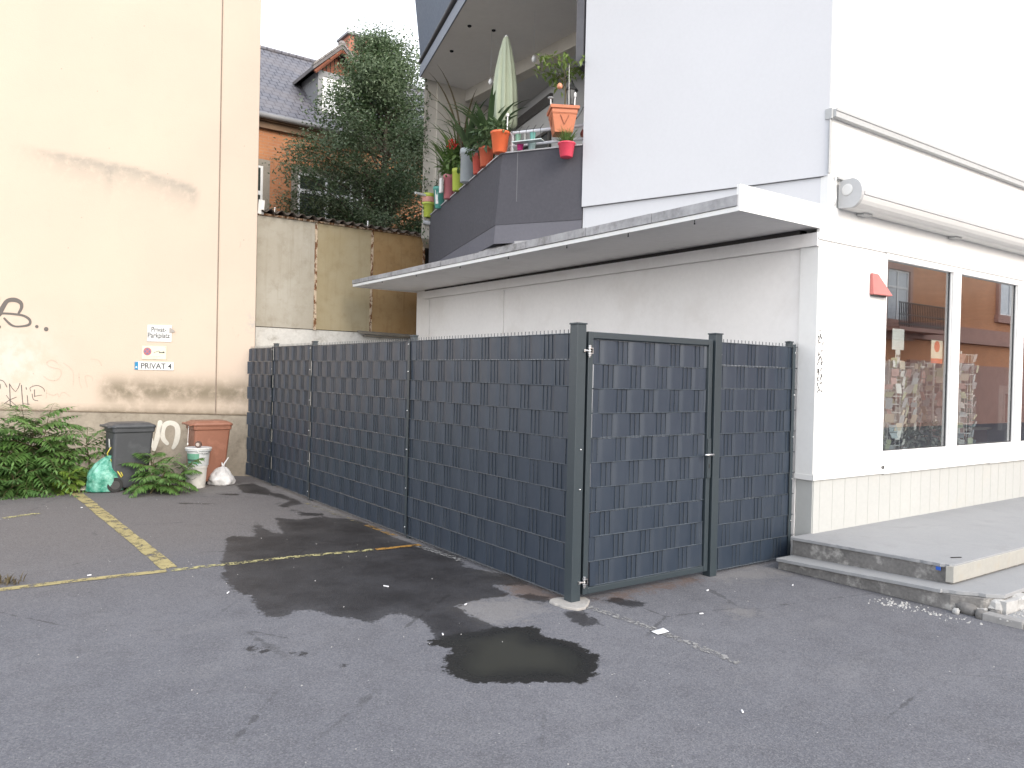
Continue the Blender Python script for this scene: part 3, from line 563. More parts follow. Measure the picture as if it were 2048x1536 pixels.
b = MB(); b.box((3.955, YF - .021, .83), (3.985, YF - .017, .862)); b.build('drain_cap', MT['gap'], shop)
# shop interior
MT['floor_in'] = M_('shop_floor', (.45, .42, .38), .5); MT['inwall'] = M_('shop_inner_wall', (.72, .69, .65), .9)
b = MB(); b.box((XS + .21, .21, .20), (XR - .31, 6, .27)); b.build('shop_floor', MT['floor_in'], shop)
b = MB(); b.box((XS + .21, 6.0, .27), (XR - .31, 6.1, 3.1)); b.box((9.9, 3.4, .27), (10.0, 5.99, 3.1)); b.build('shop_inner_wall', MT['inwall'], shop)
b = MB(); b.box((XS + .21, .01, 3.101), (XR - .31, 6.1, 3.18)); b.build('shop_ceiling', MT['inwall'], shop)
# marker scrawl on the corner
def on_front(x, z): return (x, z)
sc = MB(); r2 = random.Random(3)
for i in range(9):
    z = 2.12 - i * .062 + r2.uniform(-.01, .01); x = XS + .02
    for j in range(r2.randint(2, 4)):
        a = (x + r2.uniform(0, .03) + (.05 if j % 2 else 0), z + r2.uniform(-.03, .03)); c = (a[0] + r2.uniform(-.012, .03), a[1] + r2.uniform(-.055, .035))
        stroke(sc, [a, ((a[0] + c[0]) / 2 + r2.uniform(-.012, .012), (a[1] + c[1]) / 2), c], r2.uniform(.007, .014), y=YF - .0035 - j * .0004, smooth=3)
stroke(sc, [(XS + .015, 2.20), (XS + .07, 2.195)], .005, y=YF - .0035, smooth=1)
sc.build('marker_scrawl', M_('black_marker', (.06, .06, .06), .6), shop)
# alarm box
t = thing('alarm_box', 'faded red wedge-shaped alarm box on the white wall left of the shop window', 'alarm', (3.80, YF - .002, 2.60))
MT['alarm'] = M_('faded_red_plastic', (.52, .17, .155), .5, .05)
b = MB(); b.add([(-.15, 0, 0), (.15, 0, 0), (.15, -.03, 0.0), (.13, -.09, 0), (-.15, -.045, 0), (-.15, 0, .215), (-.03, 0, .215), (-.03, -.02, .215), (-.15, -.03, .215)], [(0, 4, 3, 2, 1), (0, 5, 8, 4), (5, 6, 7, 8), (4, 8, 7, 3), (3, 7, 2), (2, 7, 6, 1), (0, 1, 6, 5)])
b.build('housing', MT['alarm'], t, bevel=.006, local=True)
b = MB(); b.box((-.14, -.04, -.012), (.1, -.004, -.001)); b.build('grille', MT['gap'], t, local=True)
# awning
aw = thing('awning', 'closed grey awning cassette mounted above the shop windows', 'awning', (8, YF, 3.36))
MT['cassette'] = M_('awning_cassette', (.60, .60, .59), .45, .03); MT['cap'] = M_('awning_end_cap', (.44, .445, .45), .5, .05)
def cass_prof(o=0): # (y, z) outline, wall side at YF
    P = [(-.012, 3.372), (-.012, 3.62), (-.06, 3.635)]
    for k in range(11): a = R(80 - 16 * k); P.append((-.13 - (.115 + o) * math.cos(a), 3.50 + (.135 + o) * math.sin(a)))
    P.append((-.08, 3.365)); return P
def extr(mb, prof, x0, x1):
    n = len(prof); mb.add([(x0, YF + p[0], p[1]) for p in prof] + [(x1, YF + p[0], p[1]) for p in prof], [list(range(n)), list(range(n, 2 * n))[::-1]] + [(i, i + n, (i + 1) % n + n, (i + 1) % n) for i in range(n)])
b = MB(); extr(b, cass_prof(), 3.08, XR - .2); b.build('cassette', MT['cassette'], aw)
b = MB(); b.box((3.09, YF - .252, 3.475), (XR - .2, YF - .235, 3.515)); b.build('front_rail', MT['cap'], aw, bevel=.004)
b = MB(); b.box((3.09, YF - .175, 3.605), (XR - .2, YF - .163, 3.622)); b.build('cover_joint', MT['gap'], aw)
b = MB(); extr(b, cass_prof(.008), 3.035, 3.079); b.build('end_cap', MT['cap'], aw, bevel=.004)
b = MB(); b.lathe([(.055, 0), (.055, .006), (.04, .010)], (3.034, YF - .105, 3.535), 20, tilt=(-1, 0, 0)); b.build('end_cap_disc', MT['cassette'], aw, smooth=False, bevel=.002)
b = MB(); b.box((2.985, YF - .04, 3.645), (XR - .2, YF - .001, 3.668)); b.build('mounting_rail', MT['profile'], aw, bevel=.002)
for x in (3.35, 5.2, 7.4, 9.6):
    b = MB(); b.box((x, YF - .10, 3.345), (x + .14, YF - .016, 3.371)); b.build('bracket', MT['profile'], aw, bevel=.003)
b = MB(); b.tube([(3.03, YF - .03, 3.70), (2.98, YF - .04, 3.70), (2.95, YF - .035, 3.66), (2.945, YF - .03, 3.56), (2.965, YF - .03, 3.46), (2.955, YF - .025, 3.39)], .009, 8); b.build('cable', MT['pframe'], aw, smooth=True)
# ------------------------------------------------------------------ balcony of the upper storey
PK, PE2 = (1.55, 3.31), (2.74, 7.17); PB = (1.50, 3.38)
MT['parapet'] = M_('dark_grey_parapet', (.062, .062, .074), .85, .07, 1.2, 40, .3, 200)
MT['parapet2'] = M_('repainted_grey_band', (.115, .115, .135), .85, .06, 1.2, 40, .3, 200)
MT['creamwall'] = M_('cream_balcony_wall', (.60, .565, .50), .85, .05, 1.2, 20, dirt=(.45, .41, .35), dirt_amt=.3)
MT['ceil'] = M_('balcony_soffit', (.80, .775, .75), .9, .05, 1., 14)
MT['loggia'] = M_('loggia_wall', (.58, .575, .57), .9, .05, 1.2, 14)
MT['fasciablue'] = M_('slate_blue_fascia', (.20, .225, .265), .6, .06)
def para(pt0, ptk, pte, z0, z1, mat, nm, o0=0, o1=0, kz0=None, kz1=None):
    """two-winged parapet: outer faces as a closed band with thickness"""
    b = MB(); th = .16
    def ring(z, k): return [(pt0[0], pt0[1], z), (k[0], k[1], z), (pte[0], pte[1], z), (pte[0] + th, pte[1] - .02, z), (k[0] + th * 1.02, k[1] - .0, z), (pt0[0] + th, pt0[1] + .07, z)]
    v = ring(z0, kz0 or ptk) + ring(z1, kz1 or ptk); b.add(v, [(0, 1, 4, 5)[::-1], (1, 2, 3, 4)[::-1], (6, 7, 10, 11), (7, 8, 9, 10)] + [(i, (i + 1) % 6, (i + 1) % 6 + 6, i + 6) for i in range(6)])
    return b.build(nm, mat, shop)
q = lambda z: tuple(PB[i] + (PK[i] - PB[i]) * (z - 3.3) / 1.1 for i in (0, 1))
P0_ = (PT0[0] + .012, PT0[1] + .012)
para(P0_, PK, PE2, 3.528, 4.385, MT['parapet'], 'balcony_parapet', kz0=q(3.53), kz1=PK)
para((P0_[0] + .004, P0_[1] + .004), PK, (PE2[0] + .004, PE2[1]), 3.30, 3.526, MT['parapet2'], 'balcony_base_band', kz0=(q(3.3)[0] + .004, q(3.3)[1]), kz1=(q(3.53)[0] + .004, q(3.53)[1]))
pa = Vector((P0_[0], P0_[1])); pk = Vector(PK); dr = (pk - pa).normalized(); nr = Vector((-dr.y, dr.x)) # nr: outward
if nr.x > 0: nr = -nr
sc = MB(); cpt = pa + dr * ((pk - pa).length * .80)
sc.obox((cpt.x + nr.x * .001, cpt.y + nr.y * .001, 3.96), (dr.x * .005, dr.y * .005, 0), (nr.x * .002, nr.y * .002, 0), (0, 0, .425)); sc.build('crack_filler', M_('pale_filler', (.125, .125, .135), .9, .2), shop)
b = MB(); b.prism([(P0_[0] + .02, P0_[1] + .05), (PK[0] + .02, PK[1]), (PE2[0] + .02, PE2[1] - .02), (4.8, 7.3), (4.8, 2.6), (3.2, 2.4)], 3.30, 3.45); b.build('balcony_floor', MT['ceil'], shop)
b = MB(); b.prism([(P0_[0] - .015, P0_[1]), (PK[0] - .02, PK[1]), (PE2[0] - .015, PE2[1]), (PE2[0] + .18, PE2[1] - .02), (PK[0] + .18, PK[1]), (P0_[0] + .18, P0_[1] + .05)], 4.386, 4.40); b.build('parapet_cap', M_('pale_coping', (.42, .42, .43), .6, .1), shop)
# flashing upstand where the canopy meets the parapet
b = MB(); b.prism([(P0_[0] - .07, P0_[1] + .02), (1.64, 3.12), (1.64, 3.75), (PE2[0] - .2, PE2[1] - .5), (PE2[0], PE2[1] - .5), (1.85, 3.3), (P0_[0] + .1, P0_[1] + .05)], 3.2, 3.318); b.build('upstand_flashing', MT['flash'], shop)
# end wall, header beam, loggia
b = MB(); b.prism([(2.60, 7.19), (4.7, 7.19), (4.7, 8.05), (3.14, 8.05)], 4.0, 8.798); b.box((2.84, 7.16, 3.3), (3.40, 7.189, 6.70)); b.build('rear_wall', MT['creamwall'], shop)
b = MB(); b.box((3.40, 2.6, 6.48), (3.62, 7.189, 6.72)); b.build('header_beam', MT['creamwall'], shop)
b = MB(); b.prism([(3.62, 2.5), (3.62, 7.18), (4.9, 7.18), (5.6, 2.5)], 6.51, 6.60); b.build('loggia_ceiling', MT['loggia'], shop)
LB0, LB1, LB2 = (4.56, 7.52), (4.08, 5.55), (5.6, 2.7)
b = MB(); b.wallseg(LB0, LB1, 3.45, 6.508, .2); b.wallseg(LB1, LB2, 3.45, 6.508, .2); b.build('loggia_wall', MT['loggia'], shop)
def onback(f, z, o): # point along the back wall
    a, c = Vector(LB0), Vector(LB1); d = (c - a).normalized(); n = Vector((d.y, -d.x)); n = n if n.x < 0 else -n; p = a + (c - a) * f + n * o; return (p.x, p.y, z)
def backbox(mb, f0, f1, z0, z1, o0, o1):
    A, B, C, D = onback(f0, z0, o0), onback(f1, z0, o0), onback(f1, z0, o1), onback(f0, z0, o1); mb.add([*[A, B, C, D], *[(p[0], p[1], z1) for p in (A, B, C, D)]], [(0, 1, 2, 3), (4, 5, 6, 7), (0, 1, 5, 4), (1, 2, 6, 5), (2, 3, 7, 6), (3, 0, 4, 7)])
MT['bronze'] = M_('dark_bronze_frame', (.10, .095, .09), .5, .1)
b = MB(); backbox(b, .02, 1.0, 6.18, 6.33, .002, .05); backbox(b, .02, .99, 5.72, 5.77, .002, .04); backbox(b, .30, .34, 3.5, 5.72, .002, .04); backbox(b, .95, .99, 3.5, 5.72, .002, .04); backbox(b, .02, .06, 3.5, 5.72, .002, .04); bw = b.build('balcony_window', MT['bronze'], shop)
b = MB(); backbox(b, .06, .30, 3.5, 5.72, .003, .008); backbox(b, .34, .95, 3.5, 5.72, .003, .008); b.build('glass', M_('loggia_window_glass', (.10, .105, .11), .12, .05), bw)
# slab of the balcony above
S = [(2.50, 7.15), (1.27, 3.08), (1.80, 2.10), (P0_[0] + .03, P0_[1] - .02), (3.5, 2.5), (3.6, 7.16)]
b = MB(); b.prism(S, 6.68, 6.84); b.build('upper_balcony_slab', MT['ceil'], shop)
def edge(mb, a, c, o0, o1, z0, z1):
    a, c = Vector(a), Vector(c); d = (c - a).normalized(); n = Vector((-d.y, d.x)); n = n if n.x < 0 else -n
    mb.add([(*(a + n * o0), z0), (*(c + n * o0), z0), (*(c + n * o1), z0), (*(a + n * o1), z0), (*(a + n * o0), z1), (*(c + n * o0), z1), (*(c + n * o1), z1), (*(a + n * o1), z1)], [(0, 1, 2, 3), (4, 5, 6, 7), (0, 1, 5, 4), (1, 2, 6, 5), (2, 3, 7, 6), (3, 0, 4, 7)])
b = MB(); edge(b, S[1], S[0], .0, .02, 6.672, 6.86); edge(b, S[1], S[2], .0, .02, 6.672, 6.86); b.build('upper_balcony_fascia', MT['fasciablue'], shop)
b = MB(); b.tube([(S[0][0] - .03, S[0][1] - .06, 6.915), (S[1][0] - .05, S[1][1], 6.915)], .045, 10); gt = b.build('gutter', M_('dark_gutter', (.045, .05, .06), .5), shop, smooth=True)
b = MB(); a0, a1 = Vector(S[0]), Vector(S[1]); 
v = []
for z, e, o in ((6.94, .06, -.02), (8.6, -.16, -.16)):
    p, r_ = a0 + (a1 - a0).normalized() * e, a1
    n = Vector((-.957, .291)); v += [(*(p + n * -o), z), (*(r_ + n * -o), z), (*(r_ - n * .1), z), (*(p - n * .1), z)]
b.add(v, [(0, 1, 5, 4), (1, 2, 6, 5), (2, 3, 7, 6), (3, 0, 4, 7), (0, 1, 2, 3), (4, 5, 6, 7)]); b.build('upper_balcony_parapet', M_('slate_blue_parapet', (.10, .125, .165), .7, .06), shop)
b = MB(); n18 = Vector((math.cos(R(18)), math.sin(R(18)))); s0 = Vector(PT0) + Vector(D18) * .03
b.prism([(s0.x, s0.y), (s0.x + .30, s0.y + .10), (s0.x + .30 + D18[0] * .1, s0.y + .1 + D18[1] * .1), (s0.x + D18[0] * .1, s0.y + D18[1] * .1)], 5.31, 6.67); b.build('side_screen', M_('dark_side_screen', (.10, .10, .11), .7), shop)
# soffit fittings
b = MB()
for x, y in ((2.35, 5.9), (2.1, 5.0), (2.45, 4.9)): b.lathe([(.03, 0), (.03, -.012), (.02, -.02)], (x, y, 6.679), 10)
b.build('soffit_fitting', MT['dark'], shop)
# railing behind the parapet cap
rl = MB(); off = Vector((.10, .05)); ra, rk, re = pa + off, pk + Vector((.12, 0)), Vector(PE2) + Vector((.1, -.05))
for z, w in ((4.655, .022), (4.50, .018)):
    rl.tube([(ra.x, ra.y, z), (rk.x, rk.y, z), (re.x, re.y, z)], w, 8)
rl2 = MB()
for f in (.04, .30, .98): p = ra + (rk - ra) * f; rl2.box((p.x - .014, p.y - .014, 4.38), (p.x + .014, p.y + .014, 4.68))
for f in (.25, .5, .75, .98): p = rk + (re - rk) * f; rl2.box((p.x - .014, p.y - .014, 4.38), (p.x + .014, p.y + .014, 4.68))
MT['rail'] = M_('pale_grey_rail', (.60, .61, .64), .45, .05); rr = rl.build('railing', MT['rail'], shop, smooth=True); rl2.build('railing_post', MT['rail'], rr)
# -------- plants and pots
def leafmat(name, c1, c2, trans=.25, rough=.5):
    m = bpy.data.materials.new(name); m.use_nodes = True; t = m.node_tree; n = t.nodes; b = n['Principled BSDF']; g = n.new('ShaderNodeNewGeometry'); tc = n.new('ShaderNodeTexCoord'); nz = n.new('ShaderNodeTexNoise'); nz.inputs['Scale'].default_value = 2.2; t.links.new(tc.outputs['Object'], nz.inputs['Vector'])
    ad = n.new('ShaderNodeMath'); ad.operation = 'MULTIPLY_ADD'; ad.inputs[1].default_value = .55; t.links.new(g.outputs['Random Per Island'], ad.inputs[0]); t.links.new(nz.outputs['Fac'], ad.inputs[2])
    mr = n.new('ShaderNodeMapRange'); mr.inputs['From Min'].default_value = .35; mr.inputs['From Max'].default_value = 1.1; t.links.new(ad.outputs[0], mr.inputs['Value'])
    mx = n.new('ShaderNodeMix'); mx.data_type = 'RGBA'; mx.inputs[6].default_value = (*c1, 1); mx.inputs[7].default_value = (*c2, 1); t.links.new(mr.outputs[0], mx.inputs[0]); t.links.new(mx.outputs[2], b.inputs['Base Color']); b.inputs['Roughness'].default_value = rough
    tr = n.new('ShaderNodeBsdfTranslucent'); t.links.new(mx.outputs[2], tr.inputs['Color']); ms = n.new('ShaderNodeMixShader'); ms.inputs[0].default_value = trans; o = n['Material Output']; t.links.new(b.outputs[0], ms.inputs[1]); t.links.new(tr.outputs[0], ms.inputs[2]); t.links.new(ms.outputs[0], o.inputs[0]); return m
MT['leaf_dark'] = leafmat('dark_leaf', (.045, .08, .035), (.11, .175, .075)); MT['leaf_mid'] = leafmat('mid_leaf', (.065, .13, .03), (.17, .26, .08)); MT['leaf_lime'] = leafmat('light_leaf', (.10, .17, .03), (.26, .34, .10))
MT['leaf_dry'] = leafmat('dry_leaf', (.08, .06, .035), (.15, .12, .06)); MT['stem'] = M_('green_brown_stem', (.10, .085, .04), .8, .2); MT['soil'] = M_('potting_soil', (.03, .022, .016), .95, .3)
def leaf(mb, p, d, up, L, W, fold=.25, droop=0):
    """pointed leaf from p along d, slightly folded"""
    p, d, up = Vector(p), Vector(d).normalized(), Vector(up); s = d.cross(up); s = s.normalized() if s.length > 1e-4 else Vector((1, 0, 0)); u = s.cross(d)
    m = p + d * L * .45 - u * (droop * L * .1); t = p + d * L - u * (droop * L * .4)
    mb.add([p, m + s * W / 2 + u * W * fold, m, m - s * W / 2 + u * W * fold, t], [(0, 2, 1), (0, 3, 2), (1, 2, 4), (2, 3, 4)])
def blade(mb, p, az, el, L, W, bend=1.0, n=7):
    """strap leaf that arches over"""
    p = Vector(p); vs = []; a = el; step = L / n
    for i in range(n + 1):
        w = W * (math.sin(PI * min(1, (i + .7) / (n + .7)) ** .8) * .9 + .06) / 2; s = Vector((-math.sin(az), math.cos(az), 0)) * w; vs += [p + s, p - s]
        d = Vector((math.cos(az) * math.cos(a), math.sin(az) * math.cos(a), math.sin(a))); p = p + d * step; a -= bend * step / L * (.5 + i / n)
    mb.add(vs, [(2 * i, 2 * i + 1, 2 * i + 3, 2 * i + 2) for i in range(n)])
def ball_leaves(mb, c, r, n, L, W, rz=1., rn=rnd):
    for _ in range(n):
        d = Vector((rn.gauss(0, 1), rn.gauss(0, 1), rn.gauss(.25, .8))); d.normalize(); q = Vector(c) + Vector((d.x * r, d.y * r, d.z * r * rz)) * rn.uniform(.35, 1); leaf(mb, q, d + Vector((rn.gauss(0, .5), rn.gauss(0, .5), rn.gauss(-.2, .4))), (rn.gauss(0, .4), rn.gauss(0, .4), 1), L * rn.uniform(.7, 1.2), W * rn.uniform(.7, 1.2), .2, .6)
def pot(name, label, cat, loc, r, h, color, tilt=None, group=None, rim=.16, soil=True):
    t = thing(name, label, cat, loc, 0, group); m = M_('pot_' + name + '_%d' % len(bpy.data.materials), color, .45, .06, 6, 50)
    b = MB(); rb = r * .74; b.lathe([(rb * .9, 0), (rb, .006), (r * .955, h * (1 - rim)), (r * 1.0, h * (1 - rim) + .002), (r * 1.04, h * (1 - rim) + .006), (r * 1.05, h - .004), (r * 1.03, h), (r * .93, h), (r * .90, h * .88)], (0, 0, 0), 24, tilt=tilt); b.build('pot', m, t, smooth=True, local=True)
    if soil: b = MB(); ax = Vector(tilt or (0, 0, 1)).normalized(); b.lathe([(r * .9, 0), (r * .9, .004)], ax * (h * .89), 16, tilt=tilt); b.build('soil', MT['soil'], t, local=True)
    return t
G = 'flower pots hooked along the balcony parapet'
def outward(p, o): return (p[0] - .955 * o, p[1] + .297 * o, p[2])
lt = pot('flower_pot', 'tall lime green pot with pink band, leftmost at the far end of the parapet', 'flower pot', outward((2.74, 7.16, 4.36), .03), .105, .40, (.46, .55, .08), None, G)
b = MB(); b.lathe([(.106, .0), (.108, .01), (.108, .085), (.106, .09)], (0, 0, .25), 24); b.build('pink_band', M_('pink_pot_band', (.62, .30, .24), .5), lt, smooth=True, local=True)
b = MB(); b.lathe([(.111, 0), (.115, .01), (.115, .03), (.11, .036)], (0, 0, .21), 24); b.build('inner_rim', M_('lime_rim', (.44, .53, .09), .5), lt, smooth=True, local=True)
tl = pot('flower_pot', 'teal green pot with a pale label stripe next to the tall lime pot', 'flower pot', outward((2.515, 6.42, 4.36), .02), .098, .34, (.10, .36, .30), (-.05, -.06, 1), G)
b = MB(); b.obox((-.082, -.05, .17), (-.012, .02, 0), (.002, .001, 0), (-.012, -.006, .11)); b.build('label', MT['signwhite'], tl, local=True)
b = MB(); ball_leaves(b, (0, 0, .37), .09, 60, .06, .03); b.build('foliage', MT['leaf_dark'], tl, local=True)
b = MB(); b.tube([(0, 0, .32), (-.06, .02, .85), (-.09, .03, 1.0)], .005, 5); b.build('stem', MT['stem'], tl, local=True)
pk_ = pot('flower_pot', 'dusty pink pot between the teal pot and the lime pot, with a leafy green plant', 'flower pot', outward((2.329, 5.82, 4.38), .02), .105, .36, (.50, .17, .19), (.04, -.05, 1), G)
b = MB(); [blade(b, (0, 0, .33), rnd.uniform(0, 6.28), rnd.uniform(.9, 1.5), rnd.uniform(.35, .75), .035, 1.4) for _ in range(46)]; ball_leaves(b, (0, 0, .45), .16, 70, .11, .055); b.build('foliage', MT['leaf_mid'], pk_, local=True)
b = MB(); b.box((-.15, -.03, .08), (-.12, .04, .30)); b.build('price_tag', MT['signwhite'], pk_, local=True)
lm = pot('flower_pot', 'lime green pot below red geranium flowers', 'flower pot', outward((2.171, 5.31, 4.385), .02), .10, .32, (.46, .56, .09), (.03, -.05, 1), G)
b = MB(); ball_leaves(b, (0, 0, .46), .21, 190, .10, .065); [blade(b, (0, 0, .32), rnd.uniform(1.5, 5), rnd.uniform(.8, 1.4), rnd.uniform(.5, .9), .03, 1.2) for _ in range(24)]; b.build('foliage', MT['leaf_mid'], lm, local=True)
MT['petal'] = leafmat('red_petal', (.55, .01, .02), (.75, .05, .04), .2)
for px, py, pz, r_ in ((-.22, -.20, .60, .07), (.05, -.42, .62, .05), (-.10, -.34, .60, .045)):
    b = MB(); ball_leaves(b, (px, py, pz), r_, 60, .03, .03); b.build('flower', MT['petal'], lm, local=True)
gp = pot('flower_pot', 'large grey pot with a thick rim, right of the lime pot', 'flower pot', outward((2.014, 4.80, 4.385), .02), .135, .46, (.36, .40, .42), (.06, -.06, 1), G)
b = MB(); [blade(b, (0, 0, .42), rnd.uniform(0, 6.28), rnd.uniform(.9, 1.5), rnd.uniform(.5, 1.0), .05, 1.5) for _ in range(34)]; b.build('foliage', MT['leaf_dark'], gp, local=True)
b = MB(); [blade(b, (.0, .15, .42), rnd.uniform(0, 6.28), rnd.uniform(1.15, 1.5), rnd.uniform(.9, 1.35), .035, 1.25, 9) for _ in range(9)]; b.build('dry_leaves', MT['leaf_dry'], gp, local=True)
b = MB(); b.tube([(.0, -.05, .40), (-.01, -.05, 1.02)], .011, 6); b.build('cane', M_('bamboo_cane', (.42, .35, .22), .7), gp, local=True)
b = MB(); b.box((-.02, -.13, .68), (-.012, -.06, .86)); b.build('plant_tag', M_('faded_tag', (.46, .34, .28), .7), gp, local=True)
r1 = pot('flower_pot', 'narrow red pot with a glossy highlight beside the grey pot', 'flower pot', outward((1.87, 4.33, 4.39), .01), .075, .27, (.50, .085, .06), None, G)
b = MB(); ball_leaves(b, (0, 0, .34), .14, 70, .10, .055); b.build('foliage', MT['leaf_dark'], r1, local=True)
r3 = pot('flower_pot', 'red pot half hidden behind the bright orange pot', 'flower pot', outward((1.751, 3.96, 4.392), .0), .10, .25, (.55, .12, .06), None, G)
b = MB(); ball_leaves(b, (.02, 0, .36), .21, 190, .12, .06); [blade(b, (.1, .1, .3), rnd.uniform(0, 6.28), rnd.uniform(.8, 1.5), rnd.uniform(.5, .9), .07, 1.4) for _ in range(34)]; b.build('foliage', MT['leaf_dark'], r3, local=True)
og = pot('flower_pot', 'bright orange pot on the corner of the parapet under the parasol', 'flower pot', (1.53, 3.33, 4.392), .115, .255, (.78, .16, .06), None, G, .12)
b = MB(); ball_leaves(b, (.03, .05, .30), .15, 90, .10, .055, .7); b.build('foliage', MT['leaf_dark'], og, local=True)
b = MB(); b.tube([(.06, -.06, .24), (.062, -.06, .44)], .007, 6); b.lathe([(.005, 0), (.018, .01), (.02, .03), (.006, .045)], (.062, -.06, .44), 8); b.build('plant_pick', MT['pframe'], og, local=True)
mg = pot('tea_light_pot', 'small magenta pot on the parapet right of the orange pot', 'pot', (1.665, 3.10, 4.40), .042, .085, (.50, .02, .18), None, None, .2)
hg = pot('flower_pot', 'bright pink pot with feathery herb hanging in front of the dark parapet', 'flower pot', (1.90, 2.51, 4.235), .098, .165, (.72, .07, .12), None, G, .12)
b = MB(); [blade(b, (rnd.uniform(-.05, .05), rnd.uniform(-.05, .05), .15), rnd.uniform(0, 6.28), rnd.uniform(.7, 1.5), rnd.uniform(.10, .24), .009, 1.0, 4) for _ in range(170)]; b.build('foliage', MT['leaf_mid'], hg, local=True)
b = MB(); b.tube([(.06, .03, .15), (.10, .05, .22), (.16, .08, .17)], .005, 6); b.build('hook', MT['steel'], hg, local=True)
# square terracotta planter with lemon tree
pl = thing('square_planter', 'square terracotta planter with a lemon tree on the balcony rail', 'planter', (1.955, 2.66, 4.54), R(-30))
MT['terra'] = M_('terracotta_plastic', (.50, .17, .085), .55, .06)
b = MB(); q4 = lambda s, z: [(-s, -s, z), (s, -s, z), (s, s, z), (-s, s, z)]
v = q4(.105, 0) + q4(.142, .20) + q4(.147, .205) + q4(.150, .26) + q4(.168, .262) + q4(.172, .298) + q4(.15, .30) + q4(.145, .26)
b.add(v, [(3, 2, 1, 0), (28, 29, 30, 31)] + [(4 * l + i, 4 * l + (i + 1) % 4, 4 * l + 4 + (i + 1) % 4, 4 * l + 4 + i) for l in range(7) for i in range(4)]); b.build('planter_box', MT['terra'], pl, local=True, bevel=.004)
b = MB()
for s_ in (-1, 1): b.tube([(s_ * .05, -.146, .19), (0, -.128, .085)], .0035, 5); b.tube([(-.146, s_ * .05, .19), (-.128, 0, .085)], .0035, 5)
b.tube([(-.148, -.148, .215), (.148, -.148, .215)], .003, 5); b.tube([(-.148, -.148, .215), (-.148, .148, .215)], .003, 5); b.build('embossed_line', M_('terracotta_line', (.25, .09, .05), .7), pl, local=True)
b = MB(); b.prism([(-.14, -.14), (.14, -.14), (.14, .14), (-.14, .14)], .262, .272); b.build('soil', MT['soil'], pl, local=True)
b = MB(); b.tube([(.02, .02, .26), (.03, .02, .5), (.0, .03, .88)], [.009, .008, .006], 6); tips = []
for az, L, el in ((.4, .40, .75), (2.9, .34, .5), (3.6, .28, .2), (5.4, .30, .6), (4.6, .26, .35), (.9, .52, .85), (2.2, .25, .8), (3.3, .36, 1.0)):
    s0 = Vector((.005, .03, rnd.uniform(.55, .88))); m = s0 + Vector((math.cos(az) * math.cos(el), math.sin(az) * math.cos(el), math.sin(el))) * L * .55; e = m + Vector((math.cos(az), math.sin(az), math.sin(el) * .6)) * L * .45; b.tube([s0, m, e], [.005, .004, .002], 5); tips += [s0.lerp(m, .6), m, m.lerp(e, .5), e]
b.build('trunk', MT['stem'], pl, local=True)
b = MB()
for tp in tips:
    for _ in range(6): leaf(b, tp + Vector((rnd.gauss(0, .03), rnd.gauss(0, .03), rnd.gauss(0, .03))), (rnd.gauss(0, 1), rnd.gauss(0, 1), rnd.gauss(-.3, .5)), (0, 0, 1), rnd.uniform(.07, .11), rnd.uniform(.03, .05), .15, .7)
b.build('foliage', MT['leaf_lime'], pl, local=True)
b = MB(); b.lathe([(.004, -.035), (.03, -.02), (.034, 0), (.025, .025), (.006, .04)], (-.06, -.10, .53), 12); b.build('ornament', M_('peach_ornament', (.70, .30, .18), .5), pl, smooth=True, local=True)
b = MB(); b.tube([(.06, -.06, .27), (.05, -.07, .80)], .0025, 5); b.build('support_wire', MT['steel'], pl, local=True)
for nm, x, y, lab in (('solar_light', -.13, .06, 'solar garden light with round dish top, left in the terracotta planter'), ('solar_light', .12, -.06, 'white solar stake light on the right side of the terracotta planter')):
    p = Matrix.Rotation(R(-30), 3, 'Z') @ Vector((x, y, .26)); t = thing(nm, lab, 'garden light', Vector((1.955, 2.66, 4.54)) + p)
    b = MB(); b.tube([(0, 0, 0), (-.012 if x < 0 else .015, 0, .17)], .0085, 6); b.build('stake', MT['pframe'], t, local=True)
    b = MB(); b.lathe([(.012, .0), (.035, .012), (.036, .02), (.012, .03)] if x < 0 else [(.010, .0), (.016, .01), (.014, .05), (.006, .06)], (-.012 if x < 0 else .015, 0, .17), 12); b.build('lamp_head', MT['profile'] if x < 0 else MT['pframe'], t, smooth=True, local=True)
# wire shelf with glasses on the rail
sh = thing('wire_shelf', 'small wire shelf with glass tray hanging on the balcony rail', 'shelf', (1.72, 2.98, 4.45))
b = MB(); d_ = Vector((dr.x, dr.y, 0)); o_ = Vector((nr.x, nr.y, 0)); c_ = Vector((1.72, 2.98, 0)) + o_ * .06
b.obox(c_ + Vector((0, 0, 4.475)), d_ * .19, o_ * .055, (0, 0, .006)); b.build('tray', M_('glass_tray', (.45, .52, .52), .15), sh)
b = MB()
for f in (-.18, -.09, 0, .09, .18):
    b.tube([c_ + d_ * f + o_ * .055 + Vector((0, 0, 4.48)), c_ + d_ * f + o_ * .055 + Vector((0, 0, 4.60))], .003, 5); b.tube([c_ + d_ * f + o_ * .055 + Vector((0, 0, 4.60)), c_ + d_ * f - o_ * .03 + Vector((0, 0, 4.67))], .003, 5)
b.tube([c_ - d_ * .19 + o_ * .055 + Vector((0, 0, 4.60)), c_ + d_ * .19 + o_ * .055 + Vector((0, 0, 4.60))], .003, 5); b.build('wire_frame', MT['darkframe'], sh)
for f, lab, c, r_ in ((.13, 'pale green jar at the left end of the wire shelf', (.20, .36, .27), .035), (-.06, 'teal cup at the middle of the wire shelf', (.16, .40, .36), .036), (.04, 'small grey figurine beside the teal cup on the wire shelf', (.30, .30, .29), .02)):
    p = c_ + d_ * f; t = pot('shelf_jar', lab, 'jar', (p.x, p.y, 4.481), r_, .09, c, None, None, .1, False)
